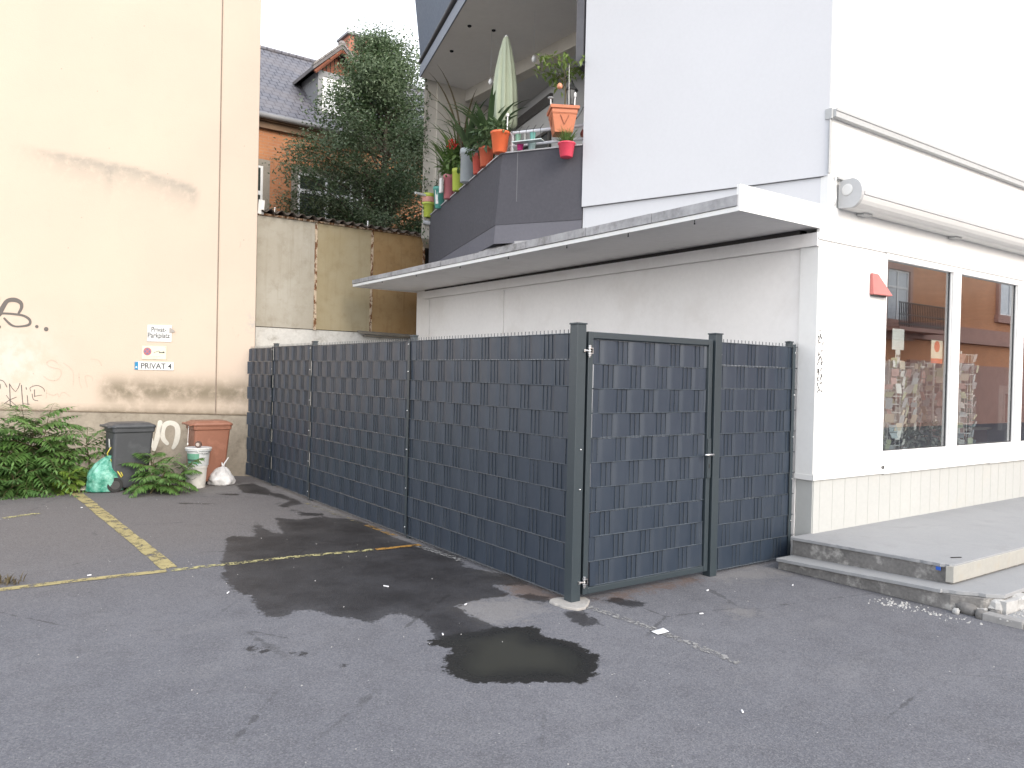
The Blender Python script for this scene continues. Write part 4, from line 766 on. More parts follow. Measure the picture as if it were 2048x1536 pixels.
cu = pot('ceramic_jar', 'pale aqua jar standing behind the parapet between magenta pot and rail post', 'jar', (1.78, 3.02, 4.40), .05, .10, (.40, .55, .55), None, None, .2, False)
rv = thing('round_vase', 'dark red round vase behind the rail at the edge of the grey wall', 'vase', (2.22, 2.50, 4.45)); b = MB(); b.lathe([(.04, 0), (.09, .06), (.10, .12), (.07, .19), (.035, .21), (.04, .225)], (0, 0, 0), 20); b.build('vase_body', M_('dark_red_glaze', (.22, .07, .065), .3, .15), rv, smooth=True, local=True)
# parasol
um = thing('parasol', 'closed pale green parasol standing on the balcony', 'parasol', (2.01, 3.94, 3.45)); MT['umb'] = M_('pale_green_canvas', (.40, .445, .33), .85, .06, 3, 40)
b = MB(); prof = [(.125, 1.48), (.150, 1.55), (.150, 1.75), (.140, 2.0), (.115, 2.25), (.078, 2.5), (.048, 2.63), (.034, 2.672), (.012, 2.69)]; vs = []; n = 72
for r_, z in prof:
    for k in range(n):
        a = 2 * PI * k / n; w = 1 + (.17 * math.cos(9 * a + z * .7) + .06 * math.cos(21 * a + 1.3 * z)) * min(1, (2.72 - z) * 2.2); sway = .03 * (2.6 - z); vs.append((r_ * w * math.cos(a) + sway * .3, r_ * w * math.sin(a) + sway * .4, z + (.018 * math.cos(5 * a) if z < 1.5 else 0)))
b.add(vs, [(i * n + k, i * n + (k + 1) % n, (i + 1) * n + (k + 1) % n, (i + 1) * n + k) for i in range(len(prof) - 1) for k in range(n)] + [list(range(n))[::-1], list(range((len(prof) - 1) * n, len(prof) * n))]); b.build('canopy', MT['umb'], um, smooth=True, local=True)
b = MB(); b.tube([(.01, .015, 0), (0, 0, 2.7)], .018, 10); b.build('pole', MT['pframe'], um, local=True)
b = MB(); b.lathe([(.2, 0), (.2, .05), (.03, .08), (.03, .25)], (0, 0, 0), 20); b.build('base', MT['concrete'], um, local=True)
# wall lantern, fairy bulbs
ln = thing('wall_lantern', 'black six-sided lantern on the balcony wall above the planter', 'lantern', (2.13, 2.72, 4.95)); 
b = MB(); b.lathe([(.035, 0), (.062, .16)], (0, 0, 0), 6); b.build('lantern_glass', M_('lantern_panes', (.22, .22, .21), .2), ln, local=True)
b = MB()
for k in range(6): a = 2 * PI * (k + .5) / 6; b.tube([(.037 * math.cos(a), .037 * math.sin(a), -.005), (.064 * math.cos(a), .064 * math.sin(a), .165)], .006, 5)
b.lathe([(.085, .165), (.08, .175), (.03, .235), (.012, .245), (.012, .28), (.004, .29)], (0, 0, 0), 6); b.lathe([(.02, -.05), (.045, -.01), (.04, 0)], (0, 0, 0), 6); b.build('lantern_frame', M_('dark_lantern_iron', (.10, .10, .10), .5), ln, local=True)
b = MB(); b.tube([(0, 0, -.04), (.02, 0, -.12), (.09, .01, -.14), (.16, .02, -.05), (.2, .02, .02)], .011, 6); b.build('bracket', MT['profile'], ln, local=True)
for i, (x, y, z, lab) in enumerate(((2.55, 4.05, 6.02, 'white egg-shaped bulb hanging right of the parasol'), (2.45, 4.95, 5.95, 'white egg-shaped bulb hanging left of the parasol'))):
    t = thing('hanging_bulb', lab, 'bulb', (x, y, z), 0, 'bulbs hanging from the balcony ceiling'); b = MB(); b.lathe([(.008, -.045), (.026, -.03), (.033, 0), (.024, .03), (.010, .045)], (0, 0, 0), 14); b.build('bulb', MT['pframe'], t, smooth=True, local=True); b = MB(); b.tube([(0, 0, .04), (.0, 0, 6.68 - z)], .002, 4); b.build('cord', MT['profile'], t, local=True)
# ------------------------------------------------------------------ shed with rusty sheet wall
shed = thing('shed', 'shed clad in stained sheets with rusty joints under a corrugated roof', 'shed', (1.7, 9.2, 0))
def sheet_mat(name, ca, cb, cc):
    t = NT(name); a = t.noise(1.3, 5, .6); f = t.noise(38, 3, .6); m = t.noise(5, 7, .66)
    c = t.mix(t.ramp(a, .32, .68), ca, cb); c = t.mix(t.ramp(m, .45, .75, 0, .5), c, cc); c = t.mix(t.ramp(f, .55, .75, 0, .35), c, tuple(v * 1.35 for v in ca))
    st = t.ramp(t.noise(4, 5, .6, co=t.scaled((3, 1, .18))), .5, .75, 0, .4); c = t.mix(st, c, cc); t.set(c, .8); t.bump(f, .2, .003); return t.mat
SY = 8.2
def rust_mat():
    t = NT('rusty_white_paint'); n = t.noise(13, 6, .65, co=t.scaled((1.5, 1, .6))); c = t.mix(t.ramp(n, .46, .54), (.52, .42, .31), (.17, .075, .03)); c = t.mix(t.ramp(t.noise(30, 4), .58, .7), c, (.055, .035, .022)); t.set(c, .85); return t.mat
MT['rustp'] = rust_mat()
joints = [.10, 1.14, 2.17, 3.21]; cols = [((.36, .33, .27), (.41, .385, .33), (.24, .21, .15)), ((.33, .275, .165), (.36, .31, .205), (.25, .19, .10)), ((.30, .18, .075), (.34, .23, .11), (.17, .09, .03))]
for i in range(3):
    b = MB(); x0, x1 = joints[i] + .002, joints[i + 1] - .002; b.box((x0, SY, 2.41), (x1, SY + .012, 4.21)); b.build('wall_sheet', sheet_mat('stained_sheet_%d' % i, *cols[i]), shed)
for i, x in enumerate(joints[1:]):
    b = MB(); z = 2.40
    while z < 4.2: h = rnd.uniform(.08, .3); b.box((x - .022 + rnd.uniform(-.003, .003), SY - .012 - rnd.uniform(0, .003), z), (x + .022 + rnd.uniform(-.003, .003), SY - .001, min(z + h - .004, 4.205))); z += h
    b.build('rusty_strip', MT['rustp'], shed)
    b = MB(); [b.lathe([(.012, 0), (.012, .006), (.004, .01)], (x + rnd.uniform(-.01, .01), SY - .015, z), 6, tilt=(0, -1, 0)) for z in np.arange(2.55, 4.15, .26)]; b.build('rivet', MT['rustp'], shed)
b = MB(); b.box((.10, SY - .03, 4.212), (3.45, SY + .05, 4.245)); b.build('eave_rail', MT['rustp'], shed)
b = MB(); b.box((.05, SY + .02, 0), (3.2, SY + .2, 2.40)); b.box((3.22, SY + .02, 0), (3.6, SY + .12, 3.62)); b.build('base_wall', M_('limewashed_wall', (.56, .55, .52), .92, .15, 3, 30, .4, 60, dirt=(.28, .26, .22), dirt_amt=.8), shed)
b = MB(); b.box((2.03, SY - .10, 2.33), (3.1, SY - .002, 2.352)); b.obox((2.5, SY - .07, 2.39), (.58, 0, -.012), (0, .06, .02), (0, 0, .010)); b.build('loose_board', M_('weathered_board', (.20, .18, .15), .9, .25, 4, 30), shed)
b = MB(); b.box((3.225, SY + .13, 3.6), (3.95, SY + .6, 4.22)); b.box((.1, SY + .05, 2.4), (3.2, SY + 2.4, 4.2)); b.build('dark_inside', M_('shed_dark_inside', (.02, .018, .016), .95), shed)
# corrugated roof
rf = MB(); nx = 260; amp = .030; T = .008; per = .177; rows = 14
def rz(x, y): return 4.285 + amp * math.sin(2 * PI * (x - .1) / per) - .012 * (x - .1) + (y - 8.1) * .10
vs = []; ys = [8.06 + 2.2 * j / rows for j in range(rows + 1)]; xs = [.19 + 3.20 * i / nx for i in range(nx + 1)]
for o in (0, -T):
    for y in ys:
        for x in xs: vs.append((x, y, rz(x, y) + o))
W_ = nx + 1; N_ = W_ * (rows + 1); F = []
for j in range(rows):
    for i in range(nx): a = j * W_ + i; F += [(a, a + 1, a + 1 + W_, a + W_), (a + N_, a + W_ + N_, a + 1 + W_ + N_, a + 1 + N_)]
for i in range(nx): F.append((i, i + N_, i + 1 + N_, i + 1))
rf.add(vs, F); rf.build('corrugated_roof', M_('weathered_fibre_cement', (.085, .068, .055), .95, .3, 3, 25, .5, 60, dirt=(.05, .05, .03), dirt_amt=.6), shed, smooth=True)
b = MB(); [b.lathe([(.008, 0), (.008, .10), (.014, .10), (.012, .115)], (x, 8.14, 4.24), 8) for x in (.40, 2.05, 3.15)]; b.build('roof_bolt', MT['steel'], shed)
bx = thing('leaning_board', 'small white board propped on the left end of the shed wall', 'board', (.19, 8.19, 4.22)); b = MB(); b.obox((.0, -.02, .115), (.05, 0, -.003), (0, .012, 0), (.008, 0, .115)); b.build('board', MT['signwhite'], bx, local=True, bevel=.004)
# drain pipe by the balcony
dp = thing('drain_pipe', 'grey bent drain pipe between the shed roof and the dark parapet', 'pipe', (2.92, 7.12, 3.5)); b = MB(); b.tube([(2.62, 7.17, 4.27), (2.76, 7.12, 4.26), (2.80, 7.10, 4.235), (2.825, 7.085, 4.18), (2.84, 7.08, 4.0), (2.86, 7.08, 3.2)], .036, 12); b.build('pipe', M_('grey_pipe', (.34, .35, .36), .5, .1), dp, smooth=True)
b = MB(); b.lathe([(.042, 0), (.042, .04)], (2.86, 7.08, 3.52), 14); b.lathe([(.042, 0), (.042, .04)], (2.838, 7.08, 4.12), 14); b.build('pipe_collar', M_('grey_pipe_collar', (.28, .29, .30), .5), dp, smooth=False)
pw = thing('white_batten', 'white batten sticking out by the lime pot at the end of the balcony', 'batten', (2.5, 7.16, 4.55)); b = MB(); b.obox((2.56, 7.12, 4.72), (.14, .01, -.004), (0, .02, 0), (0, 0, .018)); b.build('batten', MT['signwhite'], pw, bevel=.003)

# ------------------------------------------------------------------ old brick house behind
bh = thing('brick_house', 'old orange brick house with slate roof, dormer and brick chimney behind the shed', 'building', (4, 17, 0))
def brick_mat(name, c1, c2, mortar, bw=.25, rh=.077, axis='x'):
    t = NT(name); s = t.sep(); cb = t.n.new('ShaderNodeCombineXYZ'); t.link(s[0] if axis == 'x' else s[1], cb.inputs[0]); t.link(s[2], cb.inputs[1])
    br = t.n.new('ShaderNodeTexBrick'); br.inputs['Scale'].default_value = 1; br.inputs['Brick Width'].default_value = bw; br.inputs['Row Height'].default_value = rh; br.inputs['Mortar Size'].default_value = .006; br.inputs['Mortar Smooth'].default_value = .3
    br.inputs['Color1'].default_value = (*c1, 1); br.inputs['Color2'].default_value = (*c2, 1); br.inputs['Mortar'].default_value = (*mortar, 1); t.link(cb.outputs[0], br.inputs['Vector'])
    c = t.mix(t.ramp(t.noise(1.1, 5), .35, .65, 0, .5), br.outputs['Color'], tuple(v * .75 for v in c2)); c = t.mix(t.ramp(t.noise(12, 4), .55, .75, 0, .3), c, (.10, .06, .045)); t.set(c, .9); t.bump(br.outputs['Fac'], -.3, .01); return t.mat
MT['brick'] = brick_mat('orange_brick', (.50, .22, .095), (.43, .18, .085), (.38, .28, .20))
b = MB(); HY = 15.0
b.box((-3, HY, 0), (9.5, HY + 7, 7.85)); b.build('brick_wall', MT['brick'], bh)
b = MB(); b.box((-3.1, HY - .12, 7.70), (9.6, HY - .001, 7.86)); b.box((-3.1, HY - .2, 7.86), (9.6, HY + .05, 7.93)); b.build('eaves_board', M_('brown_eaves', (.16, .10, .06), .8, .2), bh)
b = MB(); b.tube([(-3.2, HY - .27, 7.96), (9.7, HY - .27, 7.96)], .075, 10); b.build('gutter', M_('zinc_gutter', (.20, .20, .205), .6, .15), bh, smooth=True)
def slate_mat():
    t = NT('slate_tiles'); s = t.sep(); cb = t.n.new('ShaderNodeCombineXYZ'); t.link(s[0], cb.inputs[0]); t.link(t.math('MULTIPLY', s[2], 1.5), cb.inputs[1])
    br = t.n.new('ShaderNodeTexBrick'); br.inputs['Scale'].default_value = 1; br.inputs['Brick Width'].default_value = .22; br.inputs['Row Height'].default_value = .235; br.inputs['Mortar Size'].default_value = .022; br.inputs['Mortar Smooth'].default_value = .6
    br.inputs['Color1'].default_value = (.115, .115, .135, 1); br.inputs['Color2'].default_value = (.145, .145, .165, 1); br.inputs['Mortar'].default_value = (.035, .035, .045, 1); t.link(cb.outputs[0], br.inputs['Vector'])
    t.set(t.mix(t.ramp(t.noise(1.5, 5), .4, .7, 0, .5), br.outputs['Color'], (.16, .145, .145)), .55); t.bump(br.outputs['Fac'], -.6, .02); return t.mat
MT['slate'] = slate_mat(); RY, RZ = 18.6, 11.15; k_ = (RZ - 7.97) / (RY - HY + .25)
b = MB(); b.add([(-3.3, HY - .25, 7.97), (9.8, HY - .25, 7.97), (9.8, RY, RZ), (-3.3, RY, RZ), (9.8, 22.3, 7.97), (-3.3, 22.3, 7.97)], [(0, 1, 2, 3), (3, 2, 4, 5), (1, 4, 2), (0, 3, 5)]); b.build('roof', MT['slate'], bh)
b = MB(); b.tube([(-3.3, RY, RZ + .02), (9.8, RY, RZ + .02)], .07, 8); b.build('ridge_tiles', MT['slate'], bh)
# dormer
MT['zinc'] = M_('dormer_zinc', (.20, .205, .215), .6, .1); MT['timber'] = M_('red_brown_boards', (.19, .065, .035), .8, .25, 3, 20)
dx0, dx1, DY, dz0, dz1, dap = 3.98, 5.06, 15.55, 8.45, 9.74, 10.46; dm = (dx0 + dx1) / 2 + .02
b = MB(); b.box((dx0, DY, dz0), (dx0 + .13, DY + 2.2, dz1)); b.box((dx1 - .13, DY, dz0), (dx1, DY + 2.2, dz1)); b.box((dx0 + .13, DY + .002, dz1 - .15), (dx1 - .13, DY + .2, dz1)); b.box((dx0 + .13, DY + .002, dz0), (dx1 - .13, DY + .2, dz0 + .10)); dor = b.build('dormer', MT['zinc'], bh)
b = MB(); b.add([(dx0 - .1, DY + .05, dz1), (dx1 + .1, DY + .05, dz1), (dm, DY + .05, dap - .08), (dx0 - .1, DY + .2, dz1), (dx1 + .1, DY + .2, dz1), (dm, DY + .2, dap - .08)], [(0, 1, 2), (5, 4, 3), (0, 3, 4, 1)]); b.build('gable_boards', MT['timber'], dor)
g = MB(); x = dx0 + .02
while x < dx1: h = (dap - .1 - dz1) * (1 - abs(x - dm) / (dm - dx0 + .12)); g.box((x, DY + .035, dz1 + .01), (x + .012, DY + .049, dz1 + max(h, .02))) ; x += .11
g.build('board_gap', MT['dark'], dor)
b = MB(); T2 = .10; e0, e1 = dx0 - .24, dx1 + .26; ez = dz1 - .02; y0, y1 = DY - .28, DY + 3.4
for (xa, xb) in ((e0, dm), (e1, dm)): b.add([(xa, y0, ez), (xb, y0, dap), (xb, y1, dap), (xa, y1, ez), (xa, y0, ez - T2), (xb, y0, dap - T2), (xb, y1, dap - T2), (xa, y1, ez - T2)], [(0, 1, 2, 3), (4, 7, 6, 5), (0, 4, 5, 1), (1, 5, 6, 2), (2, 6, 7, 3), (3, 7, 4, 0)])
b.build('dormer_roof', M_('dormer_tiles', (.13, .12, .12), .8, .3, 5, 20), dor)
b = MB()
for (xa, xb) in ((e0 + .06, dm), (e1 - .06, dm)): b.tube([(xa, y0 + .04, ez - .15), (xb, y0 + .04, dap - .15)], .045, 4)
b.build('barge_board', MT['timber'], dor)
b = MB()
for i in range(5):
    for (xa, xb) in ((e0, dm), (e1, dm)): f = i / 5; f2 = f + .17; b.obox((xa + (xb - xa) * (f + f2) / 2, y0 + .06, ez + (dap - ez) * (f + f2) / 2 + .035), ((xb - xa) * .095, 0, (dap - ez) * .095), (0, .09, 0), (0, 0, .03))
b.lathe([(.09, 0), (.11, .06), (.07, .13)], (dm, y0 + .06, dap - .03), 8); b.build('verge_tile', M_('verge_tiles', (.20, .185, .175), .8, .25, 6, 20), dor)
b = MB(); b.box((dx0 + .13, DY + .02, dz0 + .10), (dx1 - .13, DY + .07, dz0 + .17)); b.box((dx0 + .13, DY + .02, dz1 - .24), (dx1 - .13, DY + .07, dz1 - .152)); b.box((dx0 + .131, DY + .02, dz0 + .17), (dx0 + .2, DY + .07, dz1 - .24)); b.box((dx1 - .24, DY + .02, dz0 + .17), (dx1 - .131, DY + .07, dz1 - .24)); b.box((dm + .18, DY + .021, dz0 + .17), (dm + .23, DY + .069, dz1 - .24)); dw = b.build('dormer_window', MT['pframe'], bh)
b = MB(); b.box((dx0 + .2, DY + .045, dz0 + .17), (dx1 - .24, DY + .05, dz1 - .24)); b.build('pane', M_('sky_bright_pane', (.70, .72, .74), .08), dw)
# chimney
b = MB(); cx0, cx1, cy0, cy1 = 5.98, 6.68, 18.2, 18.9
b.box((cx0, cy0, 9.6), (cx1, cy1, 11.55)); b.box((cx0 - .05, cy0 - .05, 11.56), (cx1 + .05, cy1 + .05, 11.68))
for x in (cx0, cx1 - .17): b.box((x, cy0, 11.68), (x + .17, cy1, 12.12))
b.box((cx0 + .17, cy1 - .1, 11.68), (cx1 - .17, cy1, 12.12)); ch = b.build('chimney', brick_mat('chimney_brick', (.42, .16, .10), (.36, .13, .085), (.32, .22, .17)), bh)
b = MB(); b.box((cx0 - .09, cy0 - .09, 12.121), (cx1 + .09, cy1 + .09, 12.19)); b.lathe([(.05, 0), (.05, .2)], ((cx0 + cx1) / 2 - .08, cy0 + .3, 12.19), 8); b.build('chimney_cap', MT['zinc'], ch)
# windows of the brick house
MT['stone'] = M_('grey_stone_surround', (.27, .24, .20), .9, .15, 3, 25)
def hwin(x0, x1, z0, z1, nmid, trans):
    b = MB(); b.box((x0 - .17, HY - .03, z0 - .14), (x0, HY + .02, z1 + .16)); b.box((x1, HY - .03, z0 - .14), (x1 + .17, HY + .02, z1 + .16)); b.box((x0, HY - .03, z1), (x1, HY + .02, z1 + .16)); b.box((x0, HY - .05, z0 - .14), (x1, HY + .02, z0)); s = b.build('window_surround', MT['stone'], bh)
    b = MB(); d0, d1 = HY - .02, HY + .03; b.box((x0, d0, z0), (x0 + .06, d1, z1)); b.box((x1 - .06, d0, z0), (x1, d1, z1)); b.box((x0 + .06, d0, z1 - .06), (x1 - .06, d1, z1)); b.box((x0 + .06, d0, z0), (x1 - .06, d1, z0 + .06))
    for f in nmid: x = x0 + (x1 - x0) * f; b.box((x - .05, d0 - .003, z0 + .06), (x + .05, d1, z1 - .06))
    b.box((x0 + .06, d0 - .005, trans - .05), (x1 - .06, d1 - .002, trans + .05)); b.build('window_frame', MT['pframe'], s)
    b = MB(); b.box((x0 + .06, HY - .008, z0 + .06), (x1 - .06, HY - .003, z1 - .06)); b.build('pane', M_('dark_old_pane', (.045, .055, .05), .12), s)
hwin(3.27, 5.1, 4.6, 6.78, (.42, .80), 6.32); hwin(.7, 2.38, 5.35, 6.78, (.5, .88), 6.1)

# ------------------------------------------------------------------ tree in front of the brick house
tree = thing('evergreen_tree', 'dense dark green leafy tree in front of the brick house, behind the shed', 'tree', (4.2, 12.3, 0)); rt = random.Random(11)
b = MB(); b.tube([(4.2, 12.3, 0), (4.25, 12.3, 3), (4.35, 12.25, 6), (4.42, 12.3, 8.6)], [.16, .13, .085, .02], 10); tips = []
prof = [(3.6, 1.7), (5.0, 2.1), (6.0, 2.15), (6.5, 2.0), (7.0, 1.75), (7.5, 1.45), (8.0, 1.12), (8.5, .80), (9.0, .52), (9.5, .26), (9.75, .05)]
rad = lambda z: float(np.interp(z, [p[0] for p in prof], [p[1] for p in prof]))
for i in range(150):
    z = 4.0 + 5.4 * (i + rt.random()) / 150; az = rt.uniform(0, 2 * PI); r_ = rad(z) * rt.uniform(.55, 1.08); s = Vector((4.25 + .04 * (z - 4), 12.3, max(2.6, z - rt.uniform(.4, 1.0) * (.4 + r_ * .35)))); e = Vector((4.2 + r_ * math.cos(az), 12.3 + r_ * .75 * math.sin(az), z + rt.uniform(-.1, .15)))
    m = s.lerp(e, .55) + Vector((0, 0, rt.uniform(.0, .25))); b.tube([s, m, e], [.028, .016, .005], 5); tips += [(s.lerp(m, .7), .6), (m, .9), (m.lerp(e, .5), 1), (e, .9), (e + (e - m) * .12, .55)]
for zt, xo in ((9.9, .12), (9.6, -.18), (9.75, .55), (9.35, .8), (9.1, -.5), (9.0, 1.1), (9.5, 1.0), (9.9, .9)):
    e = Vector((4.3 + xo, 12.3 + rt.uniform(-.3, .3), zt - .12)); s = Vector((4.38 + xo * .3, 12.3, zt - 1.3)); b.tube([s, s.lerp(e, .5), e], [.02, .012, .004], 5); tips += [(s.lerp(e, .4), .7), (s.lerp(e, .6), .55), (s.lerp(e, .8), .4), (e, .26)]
b.build('trunk', M_('grey_bark', (.11, .09, .07), .95, .3, 4, 30), tree)
cl = {'leaf_dark': MB(), 'leaf_tree': MB()}
MT['leaf_tree'] = leafmat('tree_leaf', (.105, .145, .088), (.26, .33, .20), .35, .42)
for p, k in tips:
    n = int(150 * k); R_ = .21 * (.5 + k * .6); mm = cl['leaf_dark'] if rt.random() < .35 else cl['leaf_tree']
    for _ in range(n):
        q_ = p + Vector((rt.gauss(0, R_), rt.gauss(0, R_), rt.gauss(0, R_ * .75))); leaf(mm, q_, (rt.gauss(0, 1), rt.gauss(0, 1), rt.gauss(.1, .6)), (rt.gauss(0, .5), rt.gauss(0, .5), 1), rt.uniform(.055, .10), rt.uniform(.03, .052), .2, .4)
cl['leaf_tree'].build('crown', MT['leaf_tree'], tree); cl['leaf_dark'].build('crown', MT['leaf_dark'], tree)
# ivy shoots creeping in front of the cream wall end
iv = thing('climbing_shoots', 'thin leafy shoots hanging against the cream wall end left of the balcony', 'climber', (2.62, 7.17, 4.6)); b = MB(); s_ = MB()
for x0, z0, z1 in ((2.60, 4.7, 6.2), (2.66, 4.3, 5.0), (2.63, 5.4, 6.9), (2.62, 3.9, 4.5)):
    z = z0; pts = [(x0, 7.17, z0)]
    while z < z1: z += .09; pts.append((x0 + rt.uniform(-.045, .06), 7.165 + rt.uniform(-.01, .01), z)); [leaf(b, Vector(pts[-1]) + Vector((rt.gauss(0, .03), -.01, rt.gauss(0, .03))), (rt.gauss(0, 1), rt.gauss(-.3, .3), rt.gauss(0, 1)), (0, -1, .3), rt.uniform(.03, .06), .028) for _ in range(3)]
    s_.tube(pts, .003, 4)
s_.build('stem', MT['stem'], iv); b.build('foliage', MT['leaf_dark'], iv)
# ------------------------------------------------------------------ things standing in the corner of the lot
def bin_body(name, label, loc, rz, c, extra):
    t = thing(name, label, 'wheelie bin', loc, rz); m = M_('bin_plastic_' + extra, c, .48, .08, 4, 30, dirt=tuple(v * 1.5 + .03 for v in c), dirt_amt=.4)
    b = MB(); secs = [(.190, .222, .05), (.194, .228, .09), (.215, .255, .80), (.232, .272, .81), (.234, .274, .865)]; vs = []; cr = 5
    for hx, hy, z in secs:          # local y: front is -y, wheels at +y
        for sx, sy, a0 in ((1, 1, 0), (-1, 1, 90), (-1, -1, 180), (1, -1, 270)):
            for k in range(cr): a = R(a0 + 90 * k / (cr - 1)); r_ = .035; vs.append((sx * (hx - r_) + r_ * math.cos(a), sy * (hy - r_) + r_ * math.sin(a) + (-.02 if z > .5 else .02), z))
    n = 4 * cr; b.add(vs, [(i * n + k, i * n + (k + 1) % n, (i + 1) * n + (k + 1) % n, (i + 1) * n + k) for i in range(len(secs) - 1) for k in range(n)] + [list(range(n))[::-1]]); b.build('bin_body', m, t, smooth=False, local=True, bevel=.006)
    b = MB(); vs = []; L = [(.245, .285, .862, 0), (.250, .290, .885, 0), (.24, .275, .905, .0), (.19, .22, .932, .0)]
    for hx, hy, z, o in L:
        for sx, sy, a0 in ((1, 1, 0), (-1, 1, 90), (-1, -1, 180), (1, -1, 270)):
            for k in range(cr): a = R(a0 + 90 * k / (cr - 1)); r_ = .05; vs.append((sx * (hx - r_) + r_ * math.cos(a), sy * (hy - r_) + r_ * math.sin(a) - .02, z))
    b.add(vs, [(i * n + k, i * n + (k + 1) % n, (i + 1) * n + (k + 1) % n, (i + 1) * n + k) for i in range(len(L) - 1) for k in range(n)] + [list(range(n))[::-1], list(range((len(L) - 1) * n, len(L) * n))])
    lid = b.build('lid', m, t, local=True, bevel=.006)
    b = MB(); b.tube([(-.20, .30, .885), (.20, .30, .885)], .016, 10)
    for x in (-.19, 0, .19): b.box((x - .014, .24, .868), (x + .014, .312, .90))
    b.build('handle', m, t, local=True, bevel=.004)
    for s in (-1, 1):
        b = MB(); b.lathe([(.06, -.022), (.095, -.022), (.10, -.015), (.10, .015), (.095, .022), (.06, .022)], (s * .215, .215, .10), 24, tilt=(1, 0, 0)); w = b.build('wheel', M_('bin_tyre', (.022, .022, .022), .8, .15), t, local=True)
        b = MB(); b.lathe([(.058, -.024), (.058, .024)], (s * .215, .215, .10), 18, tilt=(1, 0, 0)); b.lathe([(.012, -.03), (.012, .03)], (s * .215, .215, .10), 10, tilt=(1, 0, 0)); b.build('hub', M_('bin_hub', (.05, .05, .05), .5), w, local=True)
    b = MB(); b.tube([(-.2, .215, .10), (.2, .215, .10)], .012, 8); b.build('axle', MT['steel'], t, local=True)
    return t, m
t, m = bin_body('wheelie_bin', 'black wheelie bin with closed lid left of the painted white letters', (-1.835, 7.41, 0), R(96), (.050, .054, .060), 'black')
b = MB(); b.box((-.2425, .10, .60), (-.208, .155, .715)); b.obox((-.212, .13, .66), (.0015, 0, .0), (0, .022, 0), (.0035, 0, .055))
b = MB(); b.obox((-.06, .253, .655), (.03, 0, 0), (0, .0015, .0), (0, .004, .06)); b.build('sticker', MT['signwhite'], t, local=True)
t, m = bin_body('wheelie_bin', 'rust brown wheelie bin behind the white buckets', (-.74, 7.55, 0), R(91), (.235, .10, .062), 'brown')
b = MB(); b.tube([(-.10, .29, .87), (-.105, .30, .70), (-.10, .30, .60)], .004, 5); b.lathe([(.006, -.02), (.012, 0), (.006, .02)], (-.10, .30, .60), 8); b.build('pull_cord', MT['signwhite'], t, local=True)
# buckets
MT['bucket'] = M_('white_bucket_plastic', (.62, .61, .58), .45, .06, 4, 25, dirt=(.40, .37, .32), dirt_amt=.5); MT['bucketgrey'] = M_('grey_white_bucket', (.50, .52, .53), .45, .06, 4, 25, dirt=(.33, .32, .30), dirt_amt=.5)
bk = thing('bucket', 'dirty white bucket with dangling wire handle, lower of the two stacked buckets', 'bucket', (-.985, 7.17, 0))
b = MB(); b.lathe([(.125, 0), (.128, .006), (.150, .285), (.158, .287), (.158, .315), (.150, .318), (.145, .30), (.12, .02)], (0, 0, 0), 28); b.build('bucket_body', MT['bucket'], bk, smooth=False, local=True)
hd = lambda r_, z, drop, n=14: [(-.583 * 0 + r_ * math.cos(PI * k / n) * .81 + -.55 * drop * math.sin(PI * k / n), -r_ * math.cos(PI * k / n) * .58 - .70 * drop * math.sin(PI * k / n), z - math.sin(PI * k / n) * drop * .9) for k in range(n + 1)]
b = MB(); b.tube([(.157 * .812 * (-1 + 2 * k / 12) - .584 * .158 * math.sin(PI * k / 12) * .98, -.157 * .584 * (-1 + 2 * k / 12) - .812 * .158 * math.sin(PI * k / 12) * .98, .30 - .17 * math.sin(PI * k / 12) * (1 if k > 2 else 1)) for k in range(13)], .003, 5); b.build('wire_handle', MT['steel'], bk, local=True)
bu = thing('paint_bucket', 'grey white paint bucket with green label, standing on the lower bucket', 'bucket', (-.955, 7.165, .319))
b = MB(); b.lathe([(.135, 0), (.138, .006), (.155, .20), (.175, .212), (.178, .25), (.172, .256), (.05, .258)], (0, 0, 0), 28); b.build('bucket_body', MT['bucketgrey'], bu, local=True)
b = MB(); vs = []; 
for k in range(9):
    a = R(238 - 46 + 10 * k - 12); 
    for z, r_ in ((.03, .1415), (.175, .1545)): vs.append((r_ * math.cos(a), r_ * math.sin(a), z))
b.add(vs, [(2 * k, 2 * k + 2, 2 * k + 3, 2 * k + 1) for k in range(8)]); b.build('label', M_('faded_green_label', (.12, .30, .21), .5, .2, 20, 60), bu, local=True)
b = MB(); vs = []
for k in range(9):
    a = R(238 - 46 + 10 * k - 12)
    for z, r_ in ((.065, .1448), (.095, .1475)): vs.append((r_ * math.cos(a), r_ * math.sin(a), z))
b.add(vs, [(2 * k, 2 * k + 2, 2 * k + 3, 2 * k + 1) for k in range(8)]); b.build('label_band', M_('dark_label_band', (.06, .10, .09), .5, .2), bu, local=True)
b = MB(); b.lathe([(.18, 0), (.183, .008), (.18, .016)], (0, 0, .236), 28); b.build('lid_rim', MT['bucket'], bu, local=True)
b = MB(); b.tube([(.17 * math.cos(a), .17 * math.sin(a), .235 - .06 * math.sin((a + 2.2) * 1.6)) for a in [R(-125 + 9 * k) for k in range(14)]], .0035, 5); b.build('wire_handle', MT['steel'], bu, local=True)
sp = thing('brush_tin', 'small brown round tin lying on the lid of the paint bucket', 'tin', (-.985, 7.06, .577)); b = MB(); b.lathe([(.03, -.02), (.045, -.02), (.048, -.012), (.048, .012), (.045, .02), (.03, .02)], (0, 0, .047), 20, tilt=(-.584, -.812, 0)); b.build('tin_body', M_('brown_tin', (.11, .065, .05), .5, .2), sp, local=True); b = MB(); b.lathe([(.026, 0), (.026, .003)], (-.0117, -.0163, .047), 16, tilt=(-.584, -.812, 0)); b.build('tin_centre', M_('pale_tin_centre', (.42, .36, .32), .5), sp, local=True)
